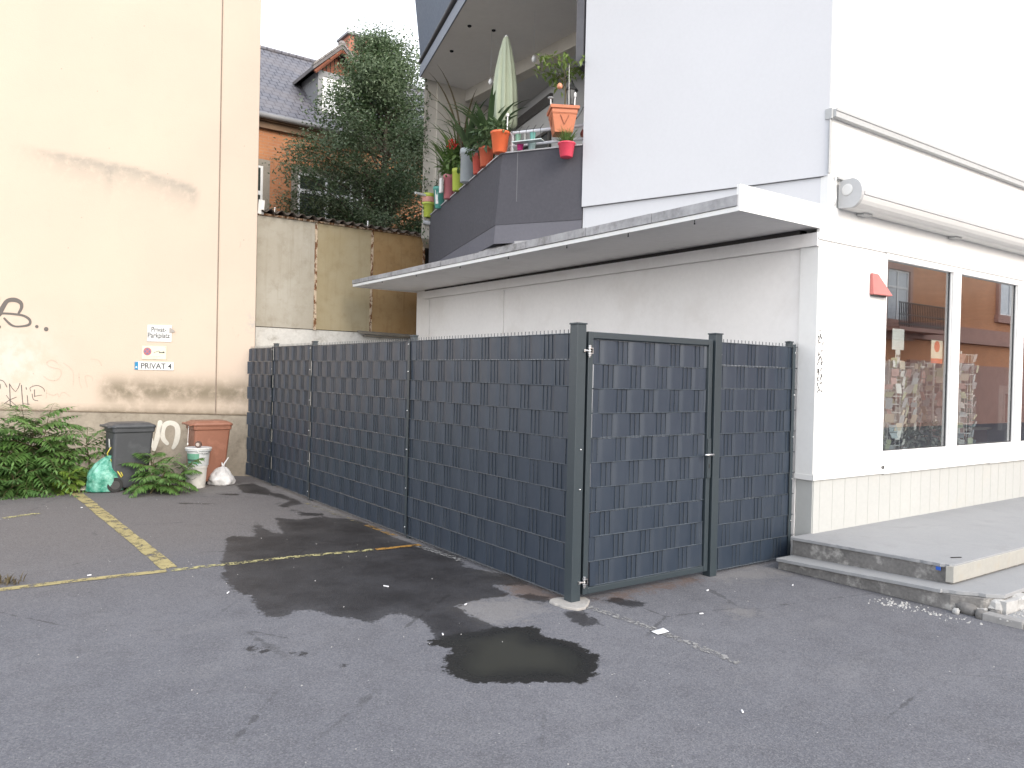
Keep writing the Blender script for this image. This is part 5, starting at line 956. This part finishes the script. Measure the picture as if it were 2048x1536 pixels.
# rubbish bags
def bag(name, label, loc, rx, ry, h, mat, seed, knot=True):
    t = thing(name, label, 'rubbish bag', loc); b = MB(); n, m = 40, 26; vs = []
    for j in range(m + 1):
        v = j / m; z = h * v; pr = (math.sin(PI * min(1, .18 + .82 * v) ** .75) ** .55 if v < .999 else 0) * (1 - .15 * v) if v > .02 else .82
        for k in range(n):
            a = 2 * PI * k / n; p = Vector((math.cos(a), math.sin(a), v * 1.6)); nz = mnoise.noise(p * 1.6 + Vector((seed, 0, 0))) * .18 + mnoise.noise(p * 4 + Vector((0, seed, 0))) * .09 + mnoise.noise(Vector((math.cos(a) * 7, math.sin(a) * 7, v * 2 + seed))) * .05
            vs.append((rx * pr * (1 + nz) * math.cos(a) + (v ** 2) * .05 * h, ry * pr * (1 + nz) * math.sin(a), max(0, z * (1 + nz * .3))))
    b.add(vs, [(j * n + k, j * n + (k + 1) % n, (j + 1) * n + (k + 1) % n, (j + 1) * n + k) for j in range(m) for k in range(n)] + [list(range(n))[::-1], list(range(m * n, (m + 1) * n))]); b.build('bag', mat, t, smooth=True, local=True, subsurf=1); return t
def film(name, ca, cb, rough):
    t = NT(name); n = t.noise(6, 6, .65); c = t.mix(t.ramp(n, .36, .64), ca, cb); t.set(c, rough); t.bump(t.noise(22, 5, .65, dist=.8), .7, .02); return t.mat
gb = bag('rubbish_bag', 'crumpled green rubbish bag with yellow drawstring beside the black bin', (-2.13, 7.33, 0), .245, .20, .47, film('green_bag_film', (.03, .22, .15), (.22, .50, .40), .22), 2.3)
MT['yellowcord'] = M_('yellow_drawstring', (.58, .50, .07), .5)
b = MB(); b.tube([(.05, -.03, .44), (.02, -.05, .52), (.06, -.06, .60), (.10, -.05, .58), (.08, -.04, .50), (.06, -.04, .44)], .008, 6); b.tube([(.07, -.05, .46), (.14, -.10, .36), (.20, -.14, .22), (.185, -.15, .20), (.11, -.12, .33), (.06, -.06, .44)], .008, 6); b.build('drawstring', MT['yellowcord'], gb, smooth=True, local=True)
b = MB(); b.lathe([(.05, 0), (.03, .03), (.045, .07)], (.055, -.03, .42), 9); b.build('bag_neck', film('green_bag_neck', (.03, .2, .13), (.1, .35, .25), .3), gb, smooth=True, local=True)
wb = bag('rubbish_bag', 'white knotted rubbish bag on the ground beside the buckets', (-.60, 7.27, 0), .19, .17, .27, film('white_bag_film', (.58, .57, .56), (.72, .71, .71), .3), 7.7)
b = MB(); b.tube([(.02, 0, .25), (.04, -.01, .32), (.09, -.02, .40)], [.022, .012, .007], 8); b.tube([(.02, 0, .25), (.0, -.01, .33)], [.02, .006], 8); b.build('knot', film('white_bag_knot', (.6, .6, .6), (.72, .71, .71), .3), wb, smooth=True, local=True)
sc = thing('cloth_scrap', 'crumpled grey cloth scrap at the foot of the green bag', 'rag', (-2.36, 7.42, 0)); b = MB(); vs = []; n = 12
for i in range(n):
    for j in range(n): vs.append(((i / 11 - .5) * .30, (j / 11 - .5) * .16, .03 + .05 * abs(mnoise.noise(Vector((i * .5, j * .5, 3)))) + .045 * math.sin(i / 11 * PI) * math.sin(j / 11 * PI)))
b.add(vs, [(i * n + j, (i + 1) * n + j, (i + 1) * n + j + 1, i * n + j + 1) for i in range(n - 1) for j in range(n - 1)]); b.build('cloth', M_('grey_cloth', (.36, .34, .29), .9, .2, 10, 40), sc, smooth=True, local=True, subsurf=1)

# ------------------------------------------------------------------ weeds along the wall (tree of heaven shoots)
MT['frond'] = leafmat('frond_green', (.06, .14, .03), (.15, .27, .075), .28, .42); MT['frond2'] = leafmat('young_frond_green', (.09, .17, .02), (.22, .32, .06), .3, .45); MT['frond_deep'] = leafmat('deep_frond_green', (.045, .11, .03), (.12, .22, .065), .25, .42)
def frond(lf, st, p, az, el, L, droop, nl, LL, rn):
    p = Vector(p); pts = [p.copy()]; a = el; step = L / nl; dirs = []
    for i in range(nl):
        d = Vector((math.cos(az) * math.cos(a), math.sin(az) * math.cos(a), math.sin(a))); p = p + d * step; p.z = max(p.z, .025); pts.append(p.copy()); dirs.append(d); a -= droop / nl * (.6 + .8 * i / nl); az += rn.uniform(-.03, .03)
    st.tube(pts, [.0045 * (1 - .7 * i / nl) for i in range(nl + 1)], 4, False)
    for i in range(2, nl + 1):
        d = dirs[i - 1]; side = d.cross(Vector((0, 0, 1))); side = side.normalized() if side.length > .05 else Vector((1, 0, 0)); f = i / nl; l = LL * (.55 + .9 * math.sin(PI * min(1, f * .92 + .05))) * .72
        for s in (1, -1): leaf(lf, pts[i], side * s * .9 + d * rn.uniform(.25, .5) + Vector((0, 0, rn.uniform(-.30, .02))), Vector((0, 0, 1)) + side * s * .15, l * rn.uniform(.85, 1.1), l * .33, .12, .9)
    leaf(lf, pts[-1], dirs[-1], (0, 0, 1), LL * .6, LL * .2, .12, .5)
def bush(name, label, loc, stems, seed, mat, Lr=(.5, .85), LL=.13, spread=.25):
    t = thing(name, label, 'shrub', loc, 0); rn = random.Random(seed); lf, st = MB(), MB()
    for k in range(stems):
        bx, by = rn.gauss(0, spread), rn.gauss(0, spread * .6); h = rn.uniform(.35, 1) * Lr[1] * 1.05; lean = (rn.gauss(0, .12), rn.gauss(0, .12)); pts = [(bx, by, 0), (bx + lean[0] * .5, by + lean[1] * .5, h * .5), (bx + lean[0], by + lean[1], h)]; st.tube(pts, [.011, .009, .006], 6); nf = rn.randint(11, 16); a0 = rn.uniform(0, 6.28)
        for i in range(nf):
            f = (i + .5) / nf; z = h * (.15 + .85 * f); el = .15 + .9 * f ** 2 + rn.uniform(-.15, .2); frond(lf, st, (bx + lean[0] * z / h, by + lean[1] * z / h, z), a0 + i * 2.4 + rn.uniform(-.3, .3), el, rn.uniform(*Lr) * (1.05 - .35 * f), rn.uniform(.7, 1.5), rn.randint(11, 15), LL * rn.uniform(.8, 1.15), rn)
    lf.build('foliage', mat, t, local=True); st.build('stem', MT['stem'], t, local=True); return t
bush('tree_of_heaven_shrub', 'largest dark green feathery shrub at the left edge of the lot under the graffiti', (-3.55, 8.05, 0), 9, 3, MT['frond_deep'], (.6, 1.08), .17, .32)
bush('tree_of_heaven_shrub', 'broad green feathery shrub left of the green rubbish bag, arching over the yellow bay line', (-2.80, 7.95, 0), 9, 5, MT['frond'], (.55, .95), .16, .25)
bush('tree_of_heaven_shrub', 'low dark feathery shrub at the front of the shrub row, close to the ground', (-3.05, 7.62, 0), 6, 9, MT['frond_deep'], (.35, .6), .14, .28)
bush('young_shrub', 'yellow green seedling at the foot of the shrub row', (-2.62, 7.42, 0), 1, 14, MT['frond2'], (.2, .3), .13, .03)
bush('young_shrub', 'small bright green feathery shrub between the black bin and the buckets', (-1.56, 7.0, 0), 4, 21, MT['frond'], (.30, .50), .12, .09)
# little weed at the left edge of the lot
b = MB(); rn = random.Random(4); [blade(b, (-3.47 + rn.gauss(0, .05), 2.68 + rn.gauss(0, .05), 0), rn.uniform(0, 6.28), rn.uniform(.4, 1.4), rn.uniform(.04, .12), .01, 1.2, 4) for _ in range(60)]; tag(b.build('grass_tuft', MT['leaf_dry']), 'dry grass tuft growing beside the yellow line at the left edge', 'grass')
# litter and crumbs
def litter(name, label, cat, loc, pts, mat, h=.002, rz=0):
    t = MB(); c, s = math.cos(rz), math.sin(rz); t.prism([(loc[0] + x * c - y * s, loc[1] + x * s + y * c) for x, y in pts], loc[2], loc[2] + h); o = t.build(name, mat); tag(o, label, cat); return o
MT['paper'] = M_('white_paper', (.70, .71, .73), .8, .04)
pp = MB(); pp.add([(-.055, -.03, .004), (.05, -.035, .006), (.06, .03, .012), (-.05, .035, .004), (.0, 0, .018)], [(0, 1, 4), (1, 2, 4), (2, 3, 4), (3, 0, 4)]); o = pp.build('paper_scrap', MT['paper']); o.location = (.07, -.84, .006); tag(o, 'folded white paper scrap lying on the old white line', 'litter')
for i, (x, y, lab, l, a) in enumerate(((-.72, .36, 'white cigarette end on the wet patch', .028, .5), (-1.20, -.12, 'white cigarette end at the edge of the wet patch above the puddle', .025, 1.2), (1.15, -.33, 'white cigarette end in front of the gate post', .03, .2), (.62, -.72, 'white cigarette end on dry asphalt left of the pale dust patch', .03, 2.8), (-.5, -1.95, 'cigarette end on bare asphalt below the puddle', .025, .9), (-1.0, 1.1, 'dry twig scrap on the wet asphalt', .05, 2.0), (-2.9, 2.62, 'white scrap beside the yellow bay end line', .03, .1), (1.9, -.6, 'white cigarette end near the lower step', .03, .4), (-2.1, 1.55, 'white scrap left of the wet patch', .04, 1.0), (-2.55, 6.05, 'pale paper bit on the bay line half way down', .03, .8))):
    litter('litter_scrap', lab, 'litter', (x, y, .005), [(-l / 2, -.004), (l / 2, -.004), (l / 2, .004), (-l / 2, .004)], MT['paper'], .007, a)
cr = MB(); rn = random.Random(8)
def stone(mb, x, y, z, s, rn):
    P = [(rn.uniform(.6, 1) * math.cos(2 * PI * k / 5 + .3), rn.uniform(.6, 1) * math.sin(2 * PI * k / 5 + .3)) for k in range(5)]; mb.add([(x + a * s, y + c * s, z) for a, c in P] + [(x + a * s * .6, y + c * s * .6, z + s * rn.uniform(.5, .9)) for a, c in P], [list(range(5))[::-1], list(range(5, 10))] + [(i, (i + 1) % 5, (i + 1) % 5 + 5, i + 5) for i in range(5)])
for _ in range(150):
    x = rn.uniform(-3.4, 2.1); y = rn.uniform(-2.6, 6.5); stone(cr, x, y, 0, rn.uniform(.003, .007), rn)
tag(cr.build('gravel_crumbs', M_('pale_grit', (.34, .335, .33), .9, .3)), kind='stuff')
# ------------------------------------------------------------------ steps and raised pavement at the shop
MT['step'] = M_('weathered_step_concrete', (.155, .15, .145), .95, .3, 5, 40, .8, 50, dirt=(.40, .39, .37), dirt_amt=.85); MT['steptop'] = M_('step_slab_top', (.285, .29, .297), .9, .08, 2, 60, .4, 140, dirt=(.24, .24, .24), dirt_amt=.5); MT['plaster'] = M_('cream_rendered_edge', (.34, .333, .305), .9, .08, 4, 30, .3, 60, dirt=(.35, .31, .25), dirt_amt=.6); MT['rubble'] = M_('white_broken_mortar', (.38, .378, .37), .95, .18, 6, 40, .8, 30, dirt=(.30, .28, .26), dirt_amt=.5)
st = thing('shop_steps', 'two weathered concrete steps and raised pavement before the shop, broken at the corner', 'steps', (4, -1, 0))
lz = lambda p: .102 + .036 * (-.2 - p[1]) if p[1] > -1.8 else .16
def jag(a, c, n, amp):
    a, c = Vector(a), Vector(c); d = c - a; nn = Vector((-d.y, d.x)).normalized(); return [tuple(a + d * (i / n) + nn * rnd.uniform(-amp, amp) * (0 if i in (0, n) else 1)) for i in range(n + 1)]
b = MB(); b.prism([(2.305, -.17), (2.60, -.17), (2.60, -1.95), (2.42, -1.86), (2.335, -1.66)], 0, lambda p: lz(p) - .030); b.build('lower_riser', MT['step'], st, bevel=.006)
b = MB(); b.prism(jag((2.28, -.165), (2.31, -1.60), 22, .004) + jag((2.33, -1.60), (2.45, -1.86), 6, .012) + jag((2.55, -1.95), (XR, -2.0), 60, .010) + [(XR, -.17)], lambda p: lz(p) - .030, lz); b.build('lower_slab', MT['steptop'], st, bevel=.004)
uz = lambda p: .272 + .024 * (-.2 - min(p[1], -.2)) if p[0] < 4 else .302
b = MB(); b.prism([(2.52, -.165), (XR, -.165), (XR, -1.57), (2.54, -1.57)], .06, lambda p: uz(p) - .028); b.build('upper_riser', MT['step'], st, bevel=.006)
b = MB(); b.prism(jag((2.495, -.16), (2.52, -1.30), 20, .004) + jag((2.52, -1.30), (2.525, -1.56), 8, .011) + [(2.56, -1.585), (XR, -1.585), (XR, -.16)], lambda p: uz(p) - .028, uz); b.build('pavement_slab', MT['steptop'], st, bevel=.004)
b = MB(); b.prism([(2.518, -1.535), (2.53, -1.535), (2.55, -1.572), (XR, -1.572), (XR, -1.592), (2.53, -1.592)], lambda p: .165, lambda p: uz(p) - .012); b.build('rendered_edge', MT['plaster'], st, bevel=.004)
b = MB(); b.obox((2.506, -1.485, .262), (.004, 0, 0), (0, .017, 0), (0, 0, .013)); b.build('blue_paint_mark', M_('blue_paint', (.02, .09, .42), .6), st)
# broken masonry at the corner
bm = MB(); rn = random.Random(5)
def chunk(mb, c, s, rn, sub=6):
    vs = []; n, m = 14, 8
    for j in range(m + 1):
        th = PI * j / m
        for k in range(n):
            ph = 2 * PI * k / n; d = Vector((math.sin(th) * math.cos(ph), math.sin(th) * math.sin(ph), math.cos(th))); q_ = Vector([math.copysign(abs(v) ** .6, v) for v in d]); f = 1 + .35 * mnoise.noise(d * 1.9 + Vector(c) * 7); vs.append((c[0] + q_.x * s[0] * f, c[1] + q_.y * s[1] * f, max(0.0, c[2] + q_.z * s[2] * f)))
    mb.add(vs, [(j * n + k, j * n + (k + 1) % n, (j + 1) * n + (k + 1) % n, (j + 1) * n + k) for j in range(m) for k in range(n)])
for c, s in (((2.56, -1.86, .06), (.10, .10, .075)), ((2.78, -1.90, .065), (.13, .10, .07)), ((3.02, -1.92, .06), (.12, .09, .075)), ((3.28, -1.93, .065), (.14, .08, .07)), ((3.6, -1.94, .07), (.17, .07, .07)), ((4.0, -1.95, .07), (.2, .07, .07)), ((2.46, -1.80, .03), (.07, .08, .04))): chunk(bm, c, s, rn)
bm.prism(jag((2.50, -1.98), (XR, -2.06), 90, .018) + [(XR, -1.85), (2.5, -1.85)], 0, .118); bm.build('broken_masonry', MT['rubble'], st)
for c, s, lab in (((2.385, -1.76, .028), (.05, .07, .05), 'dark broken concrete lump leaning on the broken step corner'), ((2.35, -1.88, .02), (.045, .04, .04), 'dark rounded stone in front of the broken step corner'), ((2.30, -1.72, .012), (.026, .024, .026), 'white rounded stone lying against the dark lump'), ((2.44, -1.93, .02), (.04, .035, .04), 'grey stone at the end of the kerb')):
    m_ = MB(); chunk(m_, c, s, rn); tag(m_.build('loose_stone', MT['rubble'] if 'white' in lab else MT['step'], smooth=True), lab, 'stone')
rb = MB()
for _ in range(130):
    u = rn.random() ** 1.6 * .62; x = 2.17 + rn.gauss(0, .055) - .10 * (1 - u) * rn.random(); y = -1.25 - 1.0 * u + rn.gauss(0, .05); stone(rb, min(x, 2.29) if y > -1.7 else x, y, .0, rn.choice((.004, .005, .007, .009, .014)), rn)
for _ in range(160): stone(rb, rn.uniform(2.3, 3.0), -2.0 - abs(rn.gauss(0, .12)), .034, rn.choice((.005, .008, .012)), rn)
tag(rb.build('rubble_crumbs', MT['rubble']), kind='stuff')
kb = MB(); kb.prism([(2.30, -1.90), (2.40, -1.90), (2.40, -2.16), (2.32, -2.16)], -.03, .052); tag(kb.build('kerb_stone', M_('grey_kerb', (.26, .255, .25), .9, .15, 5, 40, .5, 60), bevel=.008), 'short grey kerb stone below the broken step corner', 'kerb')
pv = MB(); pv.prism([(2.41, -2.0), (XR, -2.0), (XR, -4.2), (2.33, -4.2), (2.33, -2.17), (2.41, -2.17)], -.05, .034); tag(pv.build('pavement', MT['steptop']), kind='structure')
wd = MB(); [blade(wd, (2.42 + rn.gauss(0, .02), -2.24 + rn.gauss(0, .03), .034), rn.uniform(0, 6.28), rn.uniform(.2, 1.3), rn.uniform(.03, .08), .018, 1.2, 4) for _ in range(50)]; tag(wd.build('weed', MT['leaf_mid']), 'small green weed growing by the kerb stone at the right edge', 'weed')
nl = MB(); nl.obox((2.83, -1.47, .308), (.045, -.02, 0), (.002, .004, 0), (0, 0, .003)); tag(nl.build('metal_offcut', MT['dark']), 'dark thin metal offcut lying on the raised pavement', 'litter')
# ------------------------------------------------------------------ goods behind the shop windows
FZ = .271
def plainm(n, c, r=.7): return M_(n, c, r, .10, 8, 40)
CARD = [plainm('card_%d' % i, c) for i, c in enumerate(((.70, .70, .68), (.62, .55, .45), (.48, .55, .58), (.66, .45, .42), (.52, .56, .40), (.40, .42, .44)))]
def card_rack(label, x, y, h, r_, rows, faces, seed):
    t = thing('card_rack', label, 'card rack', (x, y, FZ)); rn = random.Random(seed); b = MB(); b.tube([(0, 0, 0), (0, 0, h)], .015, 8); b.lathe([(r_ * .9, 0), (r_ * .9, .03)], (0, 0, 0), 16)
    for i in range(rows + 1):
        z = .45 + (h - .5) * i / rows; b.tube([(r_ * math.cos(2 * PI * k / 16), r_ * math.sin(2 * PI * k / 16), z) for k in range(17)], .004, 4)
    for k in range(faces * 2): a = 2 * PI * k / faces / 2; b.tube([(r_ * math.cos(a), r_ * math.sin(a), .45), (r_ * math.cos(a), r_ * math.sin(a), h - .05)], .003, 4)
    b.build('wire_stand', MT['pframe'], t, local=True); cs = MB()
    for i in range(rows):
        for k in range(faces):
            a = 2 * PI * (k + .5) / faces + rn.uniform(-.25, .25); z = .52 + (h - .55) * (i + rn.uniform(-.2, .2)) / rows; ux = Vector((-math.sin(a), math.cos(a), 0)); n = Vector((math.cos(a), math.sin(a), 0)); c = n * (r_ + rn.uniform(.0, .05)) + Vector((0, 0, z + .06)); w_ = rn.uniform(.022, .05); hh = rn.uniform(.028, .062); cs.m = rn.randrange(6); cs.obox(c, ux * w_, n * .003, Vector((0, 0, hh)) + n * rn.uniform(.005, .02) + ux * rn.uniform(-.015, .015))
    cs.build('cards', CARD, t, local=True); return t
card_rack('slim wire card rack close to the left end of the first shop window', 5.05, .34, 1.72, .17, 13, 9, 1)
card_rack('white wire rack hung with small goods in the first shop window', 5.62, .50, 1.70, .19, 13, 9, 6)
card_rack('card rack with leaning cards near the right edge of the first shop window', 6.90, .72, 1.78, .17, 12, 7, 2)
card_rack('card rack seen edge-on behind the left side of the second shop window', 6.72, .30, 1.88, .15, 11, 6, 3)
t = thing('hanging_tag', 'white hanging price tag board with notch at top left of the first shop window', 'tag', (4.98, .2, 1.9)); b = MB(); b.box((-.13, -.004, .20), (.13, .004, .44)); b.box((-.05, -.004, .08), (.05, .004, .199)); b.box((-.10, -.0035, .0), (.09, .0035, .079)); b.build('board', CARD[0], t, local=True, bevel=.003); b = MB(); b.box((-.035, -.007, .115), (-.012, -.0045, .145)); b.box((.012, -.007, .115), (.035, -.0045, .145)); b.build('slot', MT['dark'], t, local=True)
t = thing('window_poster', 'cream poster with red round motif stuck in the first shop window', 'poster', (5.20, -.13, 1.95)); b = MB(); b.box((-.13, -.002, 0), (.13, .002, .26)); b.build('sheet', plainm('poster_cream', (.70, .64, .52)), t, local=True); b = MB(); disc(b, (.0, .19), .065, -.003, 24); b.box((-.13, -.0032, 0), (.13, -.0022, .055)); b.build('red_motif', plainm('poster_red', (.62, .16, .10)), t, local=True)
def shelf_unit(label, x0, x1, y, h, cols, seed):
    t = thing('goods_shelf', label, 'shelf', ((x0 + x1) / 2, y, FZ)); rn = random.Random(seed); w = (x1 - x0) / 2; b = MB(); b.box((-w, .3, 0), (w, .33, h)); b.box((-w, 0, 0), (-w + .03, .299, h)); b.box((w - .03, 0, 0), (w, .299, h)); zs_ = [k * h / 4 for k in range(5)]
    for z in zs_: b.box((-w + .031, 0, z), (w - .031, .298, z + .025))
    b.build('shelf_frame', plainm('shelf_wood_%d' % seed, (.30, .17, .11)), t, local=True); g = MB()
    for z in zs_[:-1]:
        x = -w + .06
        while x < w - .14: l = rn.uniform(.06, .18); g.m = rn.randrange(len(cols)); g.box((x, .04 + rn.uniform(0, .05), z + .026), (x + l, .28, z + .026 + rn.uniform(.08, h / 4 - .08))); x += l + rn.uniform(.005, .05)
    g.build('goods', cols, t, local=True); return t
GC = [plainm('goods_%d' % i, c) for i, c in enumerate(((.55, .52, .48), (.40, .14, .10), (.20, .36, .34), (.58, .46, .30), (.30, .30, .33), (.62, .62, .60), (.45, .30, .26)))]
shelf_unit('tall goods shelf deep in the shop behind the card racks', 5.6, 7.4, 3.0, 1.9, GC, 1); shelf_unit('second goods shelf along the back of the shop', 7.8, 9.8, 3.0, 1.7, GC[::-1], 2)
t = thing('counter', 'brown counter with pale top behind the second shop window', 'counter', (8.9, 1.2, FZ)); b = MB(); b.box((-.8, 0, 0), (.8, .5, .74)); b.build('counter_body', plainm('counter_brown', (.20, .10, .06)), t, local=True); b = MB(); b.box((-.85, -.05, .741), (.85, .55, .78)); b.build('counter_top', plainm('counter_top', (.50, .42, .34)), t, local=True)
for i, (x, z, w, h, c, lab) in enumerate(((8.3, 1.052, .26, .18, (.55, .50, .48), 'low pale box on the counter, left one'), (9.0, 1.052, .35, .22, (.60, .58, .52), 'wide cream box on the counter'), (9.42, 1.052, .18, .48, (.10, .40, .38), 'upright teal box on the counter'))):
    t = thing('goods_box', lab, 'box', (x, 1.4, z)); b = MB(); b.box((-w / 2, -.1, 0), (w / 2, .1, h)); b.build('box_body', plainm('box_%d' % i, c), t, local=True, bevel=.004); b = MB(); b.box((-w / 2 + .02, -.103, h * .3), (w / 2 - .02, -.1005, h * .7)); b.build('box_label', CARD[0], t, local=True)
t = thing('till_screen', 'white framed till screen with dark panel behind the second shop window', 'screen', (9.75, .9, FZ)); b = MB(); b.box((-.06, -.05, 0), (.14, .05, .75)); b.box((-.35, -.03, .75), (.35, .03, 1.45)); b.build('screen_frame', CARD[0], t, local=True, bevel=.006); b = MB(); b.box((-.26, -.036, .88), (.02, -.031, 1.32)); b.build('panel', MT['dark'], t, local=True); b = MB(); b.box((.10, -.038, 1.0), (.27, -.032, 1.38)); b.build('teal_panel', plainm('teal_panel', (.03, .45, .42)), t, local=True)
t = thing('cardboard_box', 'grey flat carton on the floor behind the second shop window', 'carton', (8.0, .35, FZ)); b = MB(); b.box((-.45, -.15, 0), (.45, .2, .62)); b.build('carton_body', plainm('carton_grey', (.33, .36, .36)), t, local=True, bevel=.006); b = MB(); b.box((-.45, -.151, .56), (.45, .201, .64)); b.build('carton_lid', plainm('carton_lid', (.26, .28, .28)), t, local=True)
MT['leaf_grey'] = leafmat('grey_green_leaf', (.13, .15, .13), (.30, .32, .29), .15, .6)
for i, (x, y, r_, lab) in enumerate(((4.55, .32, .20, 'silvery potted plant in the left corner of the first shop window'), (5.25, .22, .17, 'small silvery plant in front of the wire rack'), (6.05, .38, .24, 'bushy grey green potted plant in the middle of the first shop window'))):
    t = pot('window_plant', lab, 'plant', (x, y, .80), .12, .16, (.36, .35, .33)); b = MB(); ball_leaves(b, (0, 0, .26), r_, 200, .09, .05, .8); b.build('foliage', MT['leaf_grey'], t, local=True)
b = MB(); b.box((3.96, .06, .72), (6.5, .55, .795)); sl = thing('window_bench', 'low pale display bench inside the first shop window', 'bench', (5.2, .3, FZ)); b.build('bench_top', CARD[1], sl); b = MB(); b.box((4.0, .1, FZ), (4.06, .5, .719)); b.box((6.4, .1, FZ), (6.46, .5, .719)); b.build('leg', CARD[1], sl)
# ------------------------------------------------------------------ house across the street, seen mirrored in the shop glass
op = thing('brick_house', 'red brick town house across the street, seen mirrored in the shop windows', 'building', (28, -12, 0))
OY = -12.0; MT['brick2'] = brick_mat('street_brick', (.74, .33, .16), (.64, .28, .14), (.44, .3, .2)); MT['redstone'] = M_('red_sandstone', (.46, .27, .22), .9, .15, 2, 20)
b = MB(); b.box((14, OY - 8, 0), (44, OY, 10.5)); b.build('brick_wall', MT['brick2'], op)
b = MB(); b.box((14, OY + .001, 0), (44, OY + .12, 2.6)); b.box((14, OY + .001, 3.55), (44, OY + .25, 3.78)); b.box((14, OY + .001, 3.781), (44, OY + .10, 4.25)); b.build('stone_band', MT['redstone'], op)
sl0 = .889
for x, w, z0, z1 in ((18.0, 1.5, 3.8, 6.2), (25.5, 1.7, 3.8, 6.2), (35.3, 2.3, 5.0, 7.2), (31.2, 1.5, .9, 2.5), (40, 1.7, 4.4, 6.9), (27.5, 1.8, .5, 2.5)):
    b = MB(); b.box((x - .2, OY + .0015, z0 - .2), (x, OY + .13, z1 + .2)); b.box((x + w, OY + .0015, z0 - .2), (x + w + .2, OY + .13, z1 + .2)); b.box((x, OY + .0015, z1), (x + w, OY + .13, z1 + .2)); b.box((x - .3, OY + .0015, z0 - .35), (x + w + .3, OY + .18, z0 - .001)); s = b.build('window_surround', MT['redstone'], op)
    b = MB(); [b.box((x + f * w - .04, OY + .002, z0), (x + f * w + .04, OY + .06, z1)) for f in (.04, .5, .96)]; [b.box((x + .06, OY + .002, z), (x + w - .06, OY + .058, z + .08)) for z in (z0, z0 + (z1 - z0) * .7, z1 - .08)]; b.build('window_frame', MT['pframe'], s)
    b = MB(); b.box((x, OY + .0025, z0), (x + w, OY + .03, z1)); b.build('pane', plainm('street_pane', (.50, .54, .58), .15), s)
b = MB(); b.box((24.6, OY + .26, 3.72), (28.2, OY + 1.1, 3.86)); bl = b.build('balcony', MT['redstone'], op); b = MB()
for k in range(28): x = 24.65 + 3.5 * k / 27; b.box((x - .012, OY + 1.05, 3.86), (x + .012, OY + 1.075, 4.75))
for z in (3.95, 4.3, 4.74): b.box((24.62, OY + 1.045, z), (28.18, OY + 1.08, z + .04))
b.build('balcony_rail', M_('black_iron', (.03, .03, .032), .5), bl)
# ------------------------------------------------------------------ camera, sky and light
cam = bpy.data.cameras.new('camera'); co = bpy.data.objects.new('camera', cam); COL.objects.link(co); cam.sensor_width = 36; cam.lens = 1552.447 / 2048 * 36; cam.clip_start = .05; cam.clip_end = 2000
yaw, pit, rol = .6232, -.0113, .0228
f_ = Vector((math.sin(yaw) * math.cos(pit), math.cos(yaw) * math.cos(pit), math.sin(pit))); r_ = Vector((math.cos(yaw), -math.sin(yaw), 0)); u_ = r_.cross(f_); r2_ = r_ * math.cos(rol) + u_ * math.sin(rol); u2_ = -r_ * math.sin(rol) + u_ * math.cos(rol)
M4 = Matrix((( r2_.x, u2_.x, -f_.x, -3.8089), (r2_.y, u2_.y, -f_.y, -4.4601), (r2_.z, u2_.z, -f_.z, 1.7074), (0, 0, 0, 1))); co.matrix_world = M4; SC.camera = co
SUN_EL, SUN_AZ = 30, 177      # azimuth clockwise from +Y (200 = from the street, slightly left of the camera)
w = bpy.data.worlds.new('World'); SC.world = w; w.use_nodes = True; nt = w.node_tree; bg = nt.nodes['Background']; sky = nt.nodes.new('ShaderNodeTexSky'); sky.sky_type = 'NISHITA'; sky.sun_disc = False; sky.sun_elevation = R(SUN_EL); sky.sun_rotation = R(SUN_AZ); sky.dust_density = 4.0; sky.air_density = 1.0; sky.ozone_density = 1.0; cm = nt.nodes.new('ShaderNodeMix'); cm.data_type = 'RGBA'; cm.inputs[0].default_value = .72; cm.inputs[7].default_value = (8.6, 8.9, 9.4, 1); tcw = nt.nodes.new('ShaderNodeTexCoord'); sx = nt.nodes.new('ShaderNodeSeparateXYZ'); mr = nt.nodes.new('ShaderNodeMapRange'); mr.interpolation_type = 'SMOOTHSTEP'; mr.inputs['From Min'].default_value = 0; mr.inputs['From Max'].default_value = .75; cl_ = nt.nodes.new('ShaderNodeMix'); cl_.data_type = 'RGBA'; cl_.inputs[6].default_value = (17.5, 17.2, 17.0, 1); cl_.inputs[7].default_value = (6.0, 6.6, 7.6, 1); nt.links.new(tcw.outputs['Generated'], sx.inputs[0]); nt.links.new(sx.outputs[2], mr.inputs['Value']); nt.links.new(mr.outputs[0], cl_.inputs[0]); nt.links.new(cl_.outputs[2], cm.inputs[7]); nt.links.new(sky.outputs[0], cm.inputs[6]); nt.links.new(cm.outputs[2], bg.inputs['Color']); bg.inputs['Strength'].default_value = .15
sd = bpy.data.lights.new('sun', 'SUN'); sd.energy = 1.7; sd.angle = R(30); sd.color = (1, .93, .84); so = bpy.data.objects.new('sun', sd); COL.objects.link(so); so.location = (0, 0, 20)
dv = Vector((math.sin(R(SUN_AZ)) * math.cos(R(SUN_EL)), math.cos(R(SUN_AZ)) * math.cos(R(SUN_EL)), math.sin(R(SUN_EL)))); so.rotation_euler = dv.to_track_quat('Z', 'Y').to_euler()
SC.view_settings.view_transform = 'Standard'; SC.view_settings.look = 'None'; SC.view_settings.exposure = .68; SC.view_settings.gamma = 1
SC.cycles.max_bounces = 8; SC.cycles.transparent_max_bounces = 12; SC.cycles.use_denoising = True
bpy.context.view_layer.update()
